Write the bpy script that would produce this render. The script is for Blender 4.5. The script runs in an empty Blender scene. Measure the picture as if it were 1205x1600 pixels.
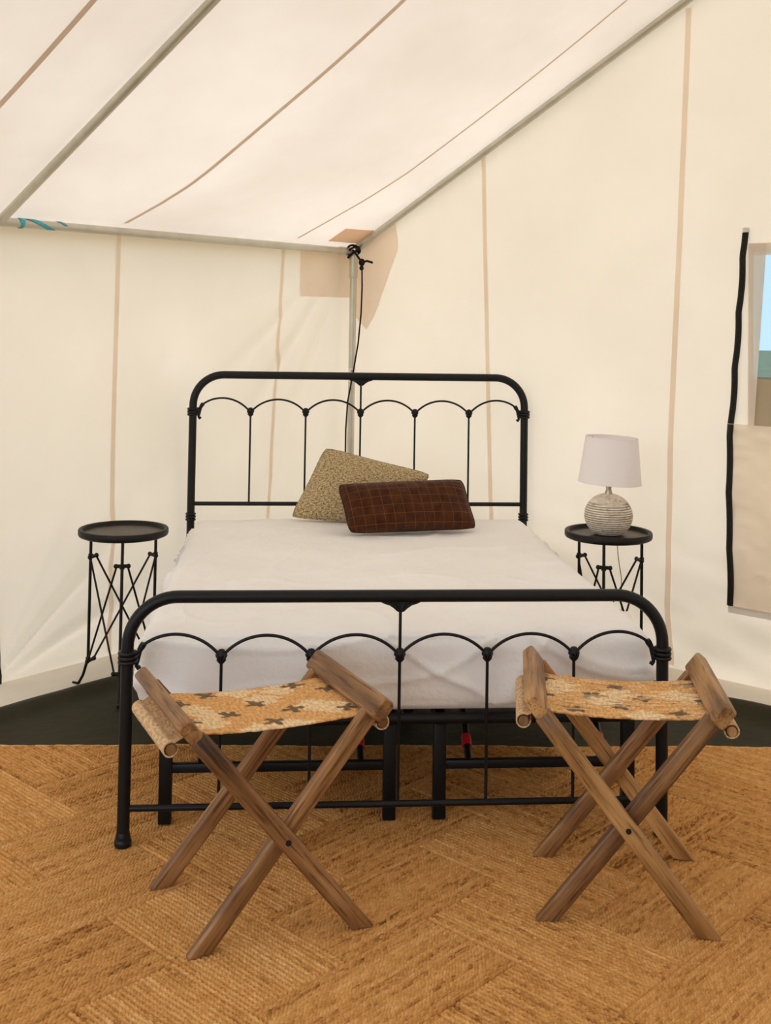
import bpy, bmesh, math, random
import numpy as np
from mathutils import Matrix, Vector, noise

random.seed(7)
rng = np.random.default_rng(7)
scene = bpy.context.scene
COL = scene.collection
PI = math.pi
R2 = math.sqrt(2.0)

# ------------------------------------------------------------------ camera
FPX, CX, CY, CZ = 1813.515, -0.32924, -3.37390, 1.49733
YAW, ROLL, PITCH, PPY = -0.080053, 0.015567, -0.0399936, 423.248
_r = Vector((math.cos(YAW), math.sin(YAW), 0)); _f = Vector((-math.sin(YAW), math.cos(YAW), 0)); _u = Vector((0, 0, 1))
fw = _f * math.cos(PITCH) - _u * math.sin(PITCH)
up = _u * math.cos(PITCH) + _f * math.sin(PITCH)
rt = _r * math.cos(ROLL) + up * math.sin(ROLL)
up = up * math.cos(ROLL) - _r * math.sin(ROLL)
up = (up - rt * up.dot(rt)).normalized()
cam_data = bpy.data.cameras.new('camera')
cam_data.sensor_fit = 'VERTICAL'
cam_data.sensor_height = 36.0
cam_data.lens = FPX / 1600.0 * 36.0
cam_data.shift_y = -(800.0 - PPY) / 1600.0
cam_data.clip_start = 0.02
cam_data.clip_end = 500
cam = bpy.data.objects.new('camera', cam_data)
COL.objects.link(cam)
M = Matrix(((rt.x, up.x, -fw.x, CX), (rt.y, up.y, -fw.y, CY), (rt.z, up.z, -fw.z, CZ), (0, 0, 0, 1)))
cam.matrix_world = M
scene.camera = cam

# ------------------------------------------------------------------ world, sun, exposure
world = bpy.data.worlds.new('world')
scene.world = world
world.use_nodes = True
wn = world.node_tree
wn.nodes.clear()
w_out = wn.nodes.new('ShaderNodeOutputWorld')
w_bg = wn.nodes.new('ShaderNodeBackground')
w_tc = wn.nodes.new('ShaderNodeTexCoord')
w_sep = wn.nodes.new('ShaderNodeSeparateXYZ')
w_ramp = wn.nodes.new('ShaderNodeValToRGB')
w_ramp.color_ramp.elements[0].position = 0.0
w_ramp.color_ramp.elements[0].color = (0.86, 0.93, 1.0, 1)
w_ramp.color_ramp.elements[1].position = 1.0
w_ramp.color_ramp.elements[1].color = (0.55, 0.72, 1.0, 1)
w_bg.inputs['Strength'].default_value = 1.42
wn.links.new(w_tc.outputs['Generated'], w_sep.inputs[0])
wn.links.new(w_sep.outputs['Z'], w_ramp.inputs[0])
wn.links.new(w_ramp.outputs[0], w_bg.inputs[0])
wn.links.new(w_bg.outputs[0], w_out.inputs[0])

sun_d = bpy.data.lights.new('sun', 'SUN')
sun_d.energy = 1.7
sun_d.angle = math.radians(25)
sun_d.color = (1.0, 0.93, 0.82)
sun = bpy.data.objects.new('sun', sun_d)
COL.objects.link(sun)
sun.location = (-4, 3, 9)
sun.rotation_euler = Vector((-0.08, -0.43, -1.0)).to_track_quat('-Z', 'Y').to_euler()

vs = scene.view_settings
vs.view_transform = 'Standard'
vs.look = 'None'
vs.gamma = 1.0
vs.use_curve_mapping = False
vs.exposure = 0.95
scene.cycles.use_denoising = True
scene.cycles.max_bounces = 14
scene.cycles.diffuse_bounces = 8
scene.cycles.transmission_bounces = 8
scene.cycles.transparent_max_bounces = 8
scene.cycles.sample_clamp_indirect = 10.0


# ------------------------------------------------------------------ materials
def srgb(r, g, b):
    def c(v):
        v /= 255.0
        return v / 12.92 if v <= 0.04045 else ((v + 0.055) / 1.055) ** 2.4
    return (c(r), c(g), c(b), 1.0)


class NT:
    def __init__(self, name):
        self.m = bpy.data.materials.new(name)
        self.m.use_nodes = True
        self.t = self.m.node_tree
        self.t.nodes.clear()
        self.out = self.n('ShaderNodeOutputMaterial')

    def n(self, typ, **kw):
        nd = self.t.nodes.new(typ)
        for k, v in kw.items():
            setattr(nd, k, v)
        return nd

    def l(self, a, b):
        self.t.links.new(a, b)

    def val(self, sock, v):
        if hasattr(v, 'default_value') or hasattr(v, 'is_linked'):
            self.l(v, sock)
        else:
            sock.default_value = v

    def coords(self, kind='Object', scale=(1, 1, 1), loc=None):
        tc = self.n('ShaderNodeTexCoord')
        mp = self.n('ShaderNodeMapping')
        mp.inputs['Scale'].default_value = scale
        self.l(tc.outputs[kind], mp.inputs['Vector'])
        if loc is not None:
            self.l(loc, mp.inputs['Location'])
        return mp.outputs[0]

    def noise(self, vec, scale, detail=3, rough=0.55, out=0):
        nd = self.n('ShaderNodeTexNoise')
        nd.inputs['Scale'].default_value = scale
        nd.inputs['Detail'].default_value = detail
        nd.inputs['Roughness'].default_value = rough
        self.l(vec, nd.inputs['Vector'])
        return nd.outputs[out]

    def ramp(self, fac, stops):
        nd = self.n('ShaderNodeValToRGB')
        cr = nd.color_ramp
        while len(cr.elements) < len(stops):
            cr.elements.new(0.5)
        for e, (p, c) in zip(cr.elements, stops):
            e.position = p
            e.color = c
        self.l(fac, nd.inputs[0])
        return nd.outputs[0]

    def mix(self, fac, a, b, blend='MIX'):
        nd = self.n('ShaderNodeMix', data_type='RGBA', blend_type=blend)
        self.val(nd.inputs[0], fac)
        self.val(nd.inputs[6], a)
        self.val(nd.inputs[7], b)
        return nd.outputs[2]

    def math(self, op, a, b=0.0, c=None):
        nd = self.n('ShaderNodeMath', operation=op)
        self.val(nd.inputs[0], a)
        self.val(nd.inputs[1], b)
        if c is not None:
            self.val(nd.inputs[2], c)
        return nd.outputs[0]

    def bump(self, h, strength, dist=0.01):
        nd = self.n('ShaderNodeBump')
        nd.inputs['Strength'].default_value = strength
        nd.inputs['Distance'].default_value = dist
        self.l(h, nd.inputs['Height'])
        return nd.outputs[0]

    def bsdf(self, color, rough=0.6, metal=0.0, spec=0.5, normal=None, sheen=0.0, coat=0.0):
        b = self.n('ShaderNodeBsdfPrincipled')
        self.val(b.inputs['Base Color'], color)
        self.val(b.inputs['Roughness'], rough)
        b.inputs['Metallic'].default_value = metal
        b.inputs['Specular IOR Level'].default_value = spec
        b.inputs['Sheen Weight'].default_value = sheen
        b.inputs['Coat Weight'].default_value = coat
        if normal is not None:
            self.l(normal, b.inputs['Normal'])
        return b.outputs[0]

    def done(self, sh):
        self.l(sh, self.out.inputs[0])
        return self.m


def canvas_mat(name, refl, trans, fac, stain_shade=0.06, scale=1.7):
    t = NT(name)
    v = t.coords('Object')
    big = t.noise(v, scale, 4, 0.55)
    weave = t.noise(t.coords('Object', (260, 260, 260)), 1.0, 2)
    crumple = t.noise(t.coords('Object'), 9.0, 5, 0.6)
    k = t.ramp(big, [(0.3, (1 - stain_shade, 1 - stain_shade * 1.1, 1 - stain_shade * 1.3, 1)), (0.7, (1, 1, 1, 1))])
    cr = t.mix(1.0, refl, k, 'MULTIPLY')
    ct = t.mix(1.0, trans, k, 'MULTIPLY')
    h = t.math('ADD', t.math('MULTIPLY', weave, 0.12), t.math('MULTIPLY', crumple, 1.0))
    nrm = t.bump(h, 0.10, 0.02)
    d = t.n('ShaderNodeBsdfDiffuse')
    t.l(cr, d.inputs[0]); t.l(nrm, d.inputs['Normal'])
    tr = t.n('ShaderNodeBsdfTranslucent')
    t.l(ct, tr.inputs[0]); t.l(nrm, tr.inputs['Normal'])
    mx = t.n('ShaderNodeMixShader')
    mx.inputs[0].default_value = fac
    t.l(d.outputs[0], mx.inputs[1]); t.l(tr.outputs[0], mx.inputs[2])
    return t.done(mx.outputs[0])


def simple_mat(name, color, rough=0.6, metal=0.0, spec=0.5, noise_scale=30, var=0.12, bump=0.05, sheen=0.0):
    t = NT(name)
    v = t.coords('Object')
    n1 = t.noise(v, noise_scale, 4)
    dark = tuple(c * (1 - var) for c in color[:3]) + (1,)
    lite = tuple(min(1, c * (1 + var)) for c in color[:3]) + (1,)
    c = t.ramp(n1, [(0.3, dark), (0.7, lite)])
    nrm = t.bump(n1, bump, 0.005)
    return t.done(t.bsdf(c, rough, metal, spec, nrm, sheen))


M_CANVAS_ROOF = canvas_mat('roof_canvas', (0.85, 0.80, 0.73, 1), (0.92, 0.76, 0.61, 1), 0.258, 0.17, 0.95)  # strong mottling here paints blotchy tree shade into the roof colour
M_CANVAS = canvas_mat('wall_canvas', (0.85, 0.79, 0.71, 1), (0.92, 0.735, 0.575, 1), 0.335, 0.06)
M_SEAM = canvas_mat('seam_tape', (0.88, 0.78, 0.69, 1), (0.97, 0.86, 0.75, 1), 0.60, 0.08)
M_GROUNDFLAP = canvas_mat('ground_flap_canvas', (0.93, 0.87, 0.78, 1), (0.9, 0.8, 0.65, 1), 0.12, 0.12)
M_ROOFSEAM = canvas_mat('roof_seam_tape', (0.72, 0.62, 0.52, 1), (0.8, 0.64, 0.5, 1), 0.40, 0.10)
M_PATCH = canvas_mat('reinforcement_canvas', (0.78, 0.62, 0.48, 1), (0.85, 0.58, 0.38, 1), 0.45, 0.05)
M_FLAPCANVAS = canvas_mat('storm_flap_canvas', (0.93, 0.86, 0.77, 1), (0.95, 0.84, 0.70, 1), 0.42, 0.06)
M_HEM = canvas_mat('hem_canvas', (0.80, 0.77, 0.74, 1), (0.8, 0.75, 0.7, 1), 0.35, 0.04)
M_POLE = simple_mat('galvanised_steel', (0.58, 0.55, 0.47, 1), 0.36, 0.5, 0.5, 9, 0.10, 0.02)
M_IRON = simple_mat('black_painted_iron', (0.006, 0.006, 0.007, 1), 0.40, 0.0, 0.26, 60, 0.2, 0.04)
M_TABLEIRON = simple_mat('dark_iron', (0.009, 0.007, 0.006, 1), 0.48, 0.0, 0.24, 60, 0.25, 0.05)
M_BLACK = simple_mat('black_cord', (0.012, 0.011, 0.011, 1), 0.85, 0.0, 0.2, 90, 0.3, 0.2)
M_ZIP = simple_mat('zipper_tape', (0.018, 0.015, 0.012, 1), 0.7, 0.0, 0.3, 120, 0.35, 0.2)
M_RED = simple_mat('red_plastic', (0.50, 0.012, 0.02, 1), 0.45, 0.0, 0.5, 30, 0.1, 0.02)
M_BLUE = simple_mat('blue_ribbon', (0.09, 0.42, 0.50, 1), 0.7, 0.0, 0.3, 80, 0.2, 0.2)
M_BRASS = simple_mat('pewter_neck', (0.48, 0.43, 0.34, 1), 0.35, 0.9, 0.5, 40, 0.2, 0.05)
M_CORD = simple_mat('clear_tan_flex', (0.60, 0.50, 0.36, 1), 0.5, 0.0, 0.5, 40, 0.1, 0.02)
M_STICK = simple_mat('paper_sticker', (0.75, 0.72, 0.68, 1), 0.7)
M_STICKRED = simple_mat('red_print', (0.45, 0.03, 0.03, 1), 0.7)


def tarp_mat():
    t = NT('olive_tarpaulin')
    v = t.coords('Object')
    n1 = t.noise(v, 2.2, 5, 0.6)
    n2 = t.noise(t.coords('Object', (1, 1, 1)), 14.0, 5, 0.65)
    c = t.ramp(n1, [(0.3, srgb(38, 37, 22)), (0.7, srgb(54, 50, 32))])
    nrm = t.bump(n2, 0.25, 0.02)
    return t.done(t.bsdf(c, 0.6, 0, 0.12, nrm))


def jute_mat():
    t = NT('braided_jute')
    uv = t.n('ShaderNodeTexCoord').outputs['UV']
    info = t.n('ShaderNodeObjectInfo')
    sep = t.n('ShaderNodeSeparateXYZ')
    t.l(uv, sep.inputs[0])
    row = t.math('FLOOR', sep.outputs[1])
    # one tone for each braided row, one for each panel
    comb = t.n('ShaderNodeCombineXYZ')
    t.l(row, comb.inputs[0]); t.l(t.math('MULTIPLY', info.outputs['Random'], 91.0), comb.inputs[1])
    wn_ = t.n('ShaderNodeTexWhiteNoise', noise_dimensions='3D')
    t.l(comb.outputs[0], wn_.inputs['Vector'])
    stc = t.n('ShaderNodeCombineXYZ')
    t.l(t.math('FLOOR', sep.outputs[0]), stc.inputs[0]); t.l(t.math('FLOOR', t.math('MULTIPLY', sep.outputs[1], 2.0)), stc.inputs[1])
    t.l(t.math('MULTIPLY', info.outputs['Random'], 77.0), stc.inputs[2])
    st_ = t.n('ShaderNodeTexWhiteNoise', noise_dimensions='3D')
    t.l(stc.outputs[0], st_.inputs['Vector'])
    comb2 = t.n('ShaderNodeCombineXYZ')
    t.l(t.math('MULTIPLY', sep.outputs[0], 0.10), comb2.inputs[0]); t.l(sep.outputs[1], comb2.inputs[1])
    t.l(t.math('MULTIPLY', info.outputs['Random'], 57.0), comb2.inputs[2])
    streak = t.noise(comb2.outputs[0], 1.3, 4, 0.6)
    fib = t.n('ShaderNodeCombineXYZ')
    t.l(t.math('MULTIPLY', sep.outputs[0], 0.9), fib.inputs[0]); t.l(t.math('MULTIPLY', sep.outputs[1], 4.0), fib.inputs[1])
    t.l(t.math('MULTIPLY', info.outputs['Random'], 33.0), fib.inputs[2])
    fibre = t.noise(fib.outputs[0], 2.2, 4, 0.7)
    world_n = t.noise(t.coords('Object'), 5.0, 3)
    f = t.math('ADD', t.math('MULTIPLY', wn_.outputs['Value'], 0.13), t.math('MULTIPLY', streak, 0.34))
    f = t.math('ADD', f, t.math('ADD', t.math('MULTIPLY', fibre, 0.32), t.math('MULTIPLY', st_.outputs['Value'], 0.17)))
    f = t.math('ADD', f, t.math('MULTIPLY', t.math('SUBTRACT', info.outputs['Random'], 0.5), 0.07))
    c = t.ramp(f, [(0.27, srgb(120, 74, 32)), (0.41, srgb(198, 143, 80)), (0.59, srgb(219, 168, 104)), (0.8, srgb(240, 204, 150))])
    fleck = t.ramp(t.noise(fib.outputs[0], 0.9, 2, 0.5), [(0.24, (0.5, 0.38, 0.26, 1)), (0.29, (1, 1, 1, 1))])
    c = t.mix(1.0, c, fleck, 'MULTIPLY')
    nrm = t.bump(fibre, 0.35, 0.003)
    return t.done(t.bsdf(c, 0.9, 0, 0.15, nrm))


def wood_mat(name, dark, mid, light, scale=1.0):
    t = NT(name)
    info = t.n('ShaderNodeObjectInfo')
    off = t.n('ShaderNodeCombineXYZ')
    for i in range(3):
        t.l(t.math('MULTIPLY', info.outputs['Random'], 13.0 + 7 * i), off.inputs[i])
    v = t.coords('Object', (34 * scale, 34 * scale, 2.6 * scale), off.outputs[0])
    g = t.noise(v, 1.0, 5, 0.6)
    v2 = t.coords('Object', (160 * scale, 160 * scale, 7 * scale), off.outputs[0])
    pores = t.noise(v2, 1.0, 3, 0.6)
    tone = t.noise(t.coords('Object', (6, 6, 3.0), off.outputs[0]), 1.0, 2)
    f = t.math('ADD', t.math('MULTIPLY', g, 0.62), t.math('MULTIPLY', tone, 0.38))
    c = t.ramp(f, [(0.33, dark), (0.48, mid), (0.66, light)])
    pm = t.ramp(pores, [(0.36, (0.45, 0.38, 0.32, 1)), (0.46, (1, 1, 1, 1))])
    c = t.mix(1.0, c, pm, 'MULTIPLY')
    hv = t.math('ADD', 0.84, t.math('MULTIPLY', info.outputs['Random'], 0.34))
    cc = t.n('ShaderNodeCombineColor')
    for i in range(3):
        t.l(hv, cc.inputs[i])
    c = t.mix(1.0, c, cc.outputs[0], 'MULTIPLY')
    nrm = t.bump(pores, 0.15, 0.002)
    return t.done(t.bsdf(c, 0.42, 0, 0.45, nrm))


def sheet_mat():
    t = NT('white_cotton_sheet')
    v = t.coords('Object')
    n1 = t.noise(v, 3.0, 6, 0.62)
    cv = t.coords('Object', (1, 1, 1))
    rid = t.n('ShaderNodeTexNoise')
    rid.noise_type = 'RIDGED_MULTIFRACTAL'
    rid.inputs['Scale'].default_value = 3.6
    rid.inputs['Detail'].default_value = 4
    t.l(cv, rid.inputs['Vector'])
    h = t.math('ADD', t.math('MULTIPLY', n1, 0.5), t.math('MULTIPLY', rid.outputs[0], 0.30))
    nrm = t.bump(h, 0.9, 0.05)
    c = t.ramp(n1, [(0.3, srgb(236, 233, 232)), (0.7, srgb(244, 242, 241))])
    return t.done(t.bsdf(c, 0.85, 0, 0.2, nrm, 0.15))


def tweed_mat():
    t = NT('beige_tweed')
    uv = t.n('ShaderNodeTexCoord').outputs['UV']
    mp = t.n('ShaderNodeMapping'); mp.inputs['Scale'].default_value = (84, 34, 1); t.l(uv, mp.inputs[0])
    mp2 = t.n('ShaderNodeMapping'); mp2.inputs['Scale'].default_value = (34, 84, 1); t.l(uv, mp2.inputs[0])
    a = t.noise(mp.outputs[0], 1.0, 2, 0.6)
    b = t.noise(mp2.outputs[0], 1.0, 2, 0.6)
    f = t.math('MULTIPLY', t.math('ADD', a, b), 0.5)
    c = t.ramp(f, [(0.38, srgb(92, 72, 42)), (0.47, srgb(158, 134, 94)), (0.60, srgb(206, 186, 146))])
    nrm = t.bump(f, 0.5, 0.004)
    return t.done(t.bsdf(c, 0.9, 0, 0.15, nrm, 0.2))


def velvet_mat():
    t = NT('brown_check_velvet')
    uv = t.n('ShaderNodeTexCoord').outputs['UV']
    sep = t.n('ShaderNodeSeparateXYZ'); t.l(uv, sep.inputs[0])

    def lines(s, n, w):
        x = t.math('FRACT', t.math('MULTIPLY', s, n))
        d = t.math('ABSOLUTE', t.math('SUBTRACT', x, 0.5))
        return t.math('LESS_THAN', d, w)
    gx = lines(sep.outputs[0], 13.0, 0.020)
    gy = lines(sep.outputs[1], 6.0, 0.020)
    g = t.math('MAXIMUM', gx, gy)
    n1 = t.noise(t.coords('Object'), 26, 4)
    base = t.ramp(n1, [(0.3, srgb(52, 25, 8)), (0.7, srgb(78, 41, 16))])
    c = t.mix(t.math('MULTIPLY', g, 0.7), base, srgb(120, 78, 46))
    nrm = t.bump(n1, 0.25, 0.008)
    return t.done(t.bsdf(c, 0.8, 0, 0.1, nrm, 0.12))


def kilim_mat():
    t = NT('woven_kilim')
    at = t.n('ShaderNodeAttribute', attribute_name='weave')
    uv = t.n('ShaderNodeTexCoord').outputs['UV']
    mp = t.n('ShaderNodeMapping'); mp.inputs['Scale'].default_value = (150, 55, 1); t.l(uv, mp.inputs[0])
    nz = t.noise(mp.outputs[0], 1.0, 3, 0.6)
    k = t.ramp(nz, [(0.3, (0.62, 0.55, 0.48, 1)), (0.6, (1.08, 1.06, 1.04, 1))])
    c = t.mix(1.0, at.outputs['Color'], k, 'MULTIPLY')
    nrm = t.bump(nz, 0.7, 0.004)
    return t.done(t.bsdf(c, 0.92, 0, 0.1, nrm, 0.1))


def ceramic_mat():
    t = NT('whitewashed_ceramic')
    v = t.coords('Object', (10, 10, 55))
    n1 = t.noise(v, 1.0, 5, 0.7)
    n2 = t.noise(t.coords('Object'), 60, 4)
    f = t.math('ADD', t.math('MULTIPLY', n1, 0.6), t.math('MULTIPLY', n2, 0.4))
    c = t.ramp(f, [(0.36, srgb(150, 134, 112)), (0.45, srgb(208, 196, 178)), (0.60, srgb(232, 224, 212))])
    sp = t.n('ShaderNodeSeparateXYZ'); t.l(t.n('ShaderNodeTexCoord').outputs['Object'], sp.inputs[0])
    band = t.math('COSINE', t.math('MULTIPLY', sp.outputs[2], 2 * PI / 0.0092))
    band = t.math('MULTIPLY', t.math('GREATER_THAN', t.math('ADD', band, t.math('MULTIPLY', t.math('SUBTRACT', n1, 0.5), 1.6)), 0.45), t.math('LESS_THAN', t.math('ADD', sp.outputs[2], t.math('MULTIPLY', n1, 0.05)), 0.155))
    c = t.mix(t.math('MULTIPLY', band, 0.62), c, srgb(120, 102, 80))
    return t.done(t.bsdf(c, 0.75, 0, 0.25, t.bump(n2, 0.3, 0.003)))


def shade_mat():
    t = NT('white_linen_shade')
    w = t.noise(t.coords('Object', (400, 400, 400)), 1.0, 2)
    d = t.n('ShaderNodeBsdfDiffuse'); d.inputs[0].default_value = srgb(252, 250, 253)
    tr = t.n('ShaderNodeBsdfTranslucent'); tr.inputs[0].default_value = srgb(246, 240, 236)
    nrm = t.bump(w, 0.1, 0.002)
    t.l(nrm, d.inputs['Normal'])
    mx = t.n('ShaderNodeMixShader'); mx.inputs[0].default_value = 0.33
    t.l(d.outputs[0], mx.inputs[1]); t.l(tr.outputs[0], mx.inputs[2])
    return t.done(mx.outputs[0])


def see_through_mat(name, tint, haze, fac, rough=0.25):
    t = NT(name)
    tr = t.n('ShaderNodeBsdfTransparent'); tr.inputs[0].default_value = tint
    n1 = t.noise(t.coords('Object'), 7, 4)
    b = t.bsdf(haze, rough, 0, 0.5, t.bump(n1, 0.3, 0.02))
    mx = t.n('ShaderNodeMixShader'); mx.inputs[0].default_value = fac
    t.l(tr.outputs[0], mx.inputs[1]); t.l(b, mx.inputs[2])
    return t.done(mx.outputs[0])


def grass_mat():
    t = NT('meadow_ground')
    n1 = t.noise(t.coords('Object'), 0.6, 6, 0.7)
    c = t.ramp(n1, [(0.3, srgb(96, 104, 62)), (0.7, srgb(140, 140, 96))])
    return t.done(t.bsdf(c, 0.9, 0, 0.1, t.bump(n1, 0.5, 0.1)))


M_TARP = tarp_mat()
M_JUTE = jute_mat()
M_WOOD = wood_mat('brown_mango_wood', srgb(70, 44, 24), srgb(124, 85, 49), srgb(172, 129, 84))
M_WOODLIGHT = wood_mat('honey_mango_wood', srgb(98, 64, 30), srgb(154, 110, 62), srgb(198, 152, 96))
M_TABLEWOOD = wood_mat('dark_table_wood', srgb(34, 24, 18), srgb(56, 42, 32), srgb(82, 64, 50), 0.6)
M_SHEET = sheet_mat()
M_TWEED = tweed_mat()
M_VELVET = velvet_mat()
M_KILIM = kilim_mat()
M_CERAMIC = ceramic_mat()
M_SHADE = shade_mat()
M_VINYL = see_through_mat('clear_vinyl', (0.30, 0.42, 0.52, 1), (0.45, 0.60, 0.68, 1), 0.30)
M_MESH = see_through_mat('brown_insect_mesh', (0.40, 0.32, 0.26, 1), (0.50, 0.37, 0.27, 1), 0.72, 0.8)
M_GRASS = grass_mat()


# ------------------------------------------------------------------ mesh helpers
class MB:
    def __init__(self):
        self.v = []
        self.f = []

    def add(self, vs_, fs_, m=None):
        o = len(self.v)
        for p in vs_:
            p = Vector(p)
            self.v.append(tuple(m @ p if m is not None else p))
        self.f += [tuple(i + o for i in f) for f in fs_]
        return self

    def tube(self, pts, r, seg=12, caps=True, closed=False, flat=1.0, ref=None):
        pts = [Vector(p) for p in pts]
        n = len(pts)
        rs = r if isinstance(r, (list, tuple)) else [r] * n
        tang = []
        for i in range(n):
            if closed:
                d = pts[(i + 1) % n] - pts[i - 1]
            else:
                d = pts[min(i + 1, n - 1)] - pts[max(i - 1, 0)]
            tang.append(d.normalized())
        t0 = tang[0]
        a = Vector(ref) if ref is not None else (Vector((0, 0, 1)) if abs(t0.z) < 0.9 else Vector((0, 1, 0)))
        nrm = (a - t0 * a.dot(t0)).normalized()
        vs_, fs_ = [], []
        for i in range(n):
            t = tang[i]
            nrm = (nrm - t * nrm.dot(t)).normalized()
            b = t.cross(nrm)
            for k in range(seg):
                an = 2 * PI * k / seg
                vs_.append(pts[i] + nrm * (math.cos(an) * rs[i]) + b * (math.sin(an) * rs[i] * flat))
        for i in range(n if closed else n - 1):
            j = (i + 1) % n
            for k in range(seg):
                k2 = (k + 1) % seg
                fs_.append((i * seg + k, i * seg + k2, j * seg + k2, j * seg + k))
        if caps and not closed:
            fs_.append(tuple(reversed(range(seg))))
            fs_.append(tuple((n - 1) * seg + k for k in range(seg)))
        return self.add(vs_, fs_)

    def lathe(self, prof, seg=32, m=None, flat=1.0, cap=True):
        vs_, fs_ = [], []
        n = len(prof)
        for (r, z) in prof:
            for k in range(seg):
                an = 2 * PI * k / seg
                vs_.append((r * math.cos(an), r * math.sin(an) * flat, z))
        for i in range(n - 1):
            for k in range(seg):
                k2 = (k + 1) % seg
                fs_.append((i * seg + k, i * seg + k2, (i + 1) * seg + k2, (i + 1) * seg + k))
        if cap:
            fs_.append(tuple(reversed(range(seg))))
            fs_.append(tuple((n - 1) * seg + k for k in range(seg)))
        return self.add(vs_, fs_, m)

    def box(self, c, d, bev=0.0, m=None):
        bm = bmesh.new()
        bmesh.ops.create_cube(bm, size=1.0)
        for v in bm.verts:
            v.co = Vector((v.co.x * d[0] + c[0], v.co.y * d[1] + c[1], v.co.z * d[2] + c[2]))
        if bev:
            bmesh.ops.bevel(bm, geom=list(bm.edges), offset=bev, segments=2, affect='EDGES', profile=0.5)
        bm.verts.index_update()
        vs_ = [v.co.copy() for v in bm.verts]
        fs_ = [tuple(v.index for v in f.verts) for f in bm.faces]
        bm.free()
        return self.add(vs_, fs_, m)

    def ball(self, c, r, seg=12, rings=8, sc=(1, 1, 1)):
        prof = [(max(1e-4, math.sin(PI * i / rings)) * r, -math.cos(PI * i / rings) * r) for i in range(rings + 1)]
        return self.lathe(prof, seg, Matrix.Translation(c) @ Matrix.Diagonal((*sc, 1)))

    def mesh(self, name, mat, smooth=True, angle=40):
        me = bpy.data.meshes.new(name)
        me.from_pydata(self.v, [], self.f)
        me.validate()
        me.update()
        me.materials.append(mat)
        if smooth:
            me.shade_smooth()
            if angle:
                me.set_sharp_from_angle(angle=math.radians(angle))
        return me

    def build(self, name, mat, parent=None, smooth=True, angle=40):
        return put(name, self.mesh(name, mat, smooth, angle), parent)


def put(name, me, parent=None, matrix=None):
    o = bpy.data.objects.new(name, me)
    COL.objects.link(o)
    if parent is not None:
        o.parent = parent
    if matrix is not None:
        o.matrix_basis = matrix
    return o


def tag(o, label=None, cat=None, group=None, kind=None):
    if label: o['label'] = label
    if cat: o['category'] = cat
    if group: o['group'] = group
    if kind: o['kind'] = kind
    return o


def thing(name, label, cat, loc=(0, 0, 0), rz=0.0, group=None):
    o = bpy.data.objects.new(name, None)
    o.empty_display_size = 0.1
    COL.objects.link(o)
    o.location = loc
    o.rotation_euler = (0, 0, rz)
    return tag(o, label, cat, group)


def grid_mesh(name, P, mat, uv=None, flip=False, mask=None, smooth=True):
    """P: (n, m, 3) array of points -> quad mesh"""
    n, m = P.shape[:2]
    idx = np.arange(n * m).reshape(n, m)
    q = np.stack([idx[:-1, :-1], idx[1:, :-1], idx[1:, 1:], idx[:-1, 1:]], -1).reshape(-1, 4)
    if mask is not None:
        q = q[mask.reshape(-1)]
        used = np.unique(q)
        remap = -np.ones(n * m, int)
        remap[used] = np.arange(len(used))
        q = remap[q]
        V = P.reshape(-1, 3)[used]
        U = uv.reshape(-1, 2)[used] if uv is not None else None
    else:
        V = P.reshape(-1, 3)
        U = uv.reshape(-1, 2) if uv is not None else None
    if flip:
        q = q[:, ::-1]
    me = bpy.data.meshes.new(name)
    me.vertices.add(len(V))
    me.vertices.foreach_set('co', np.ascontiguousarray(V, dtype=np.float32).ravel())
    me.loops.add(q.size)
    me.loops.foreach_set('vertex_index', np.ascontiguousarray(q, dtype=np.int32).ravel())
    me.polygons.add(len(q))
    me.polygons.foreach_set('loop_start', np.arange(0, q.size, 4, dtype=np.int32))
    me.polygons.foreach_set('loop_total', np.full(len(q), 4, dtype=np.int32))
    if U is not None:
        lay = me.uv_layers.new(name='UVMap')
        lay.data.foreach_set('uv', np.ascontiguousarray(U[q.ravel()], dtype=np.float32).ravel())
    me.update()
    me.validate()
    me.materials.append(mat)
    if smooth:
        me.shade_smooth()
    return me


def nz(x, y, z=0.0):
    return noise.noise(Vector((x, y, z)))


# ------------------------------------------------------------------ the tent
# s = distance from the back gable wall towards the entrance, w = distance from the left side wall
CORNER = Vector((-0.01, 2.92, 0))
ES = Vector((-1, -1, 0)) / R2
EW = Vector((1, -1, 0)) / R2
TLEN, TWID = 6.4, 5.8
HALF = TWID / 2
SLOPE = 0.5407
EAVE = 1.858


def T(s, w, z):
    return CORNER + ES * s + EW * w + Vector((0, 0, z))


def roof_z(w):
    ww = min(w, TWID - w)
    return EAVE + (ww - 0.06) * SLOPE + 0.030


RAFTERS = (0.035, 2.16, 4.25, 6.35)


def roof_sag(s, w):
    ww = min(w, TWID - w)
    if ww <= 0.06:
        return 0.0
    for a, b in zip(RAFTERS[:-1], RAFTERS[1:]):
        if a <= s <= b:
            k = math.sin(PI * (s - a) / (b - a)) ** 0.8
            break
    else:
        return 0.0
    u = min(1, (ww - 0.06) / 2.38)
    return -0.075 * k * math.sin(PI * u) - 0.012 * k * (1 + nz(s * 1.4, w * 1.4, 3.1)) * min(1, u * 6)


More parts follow.
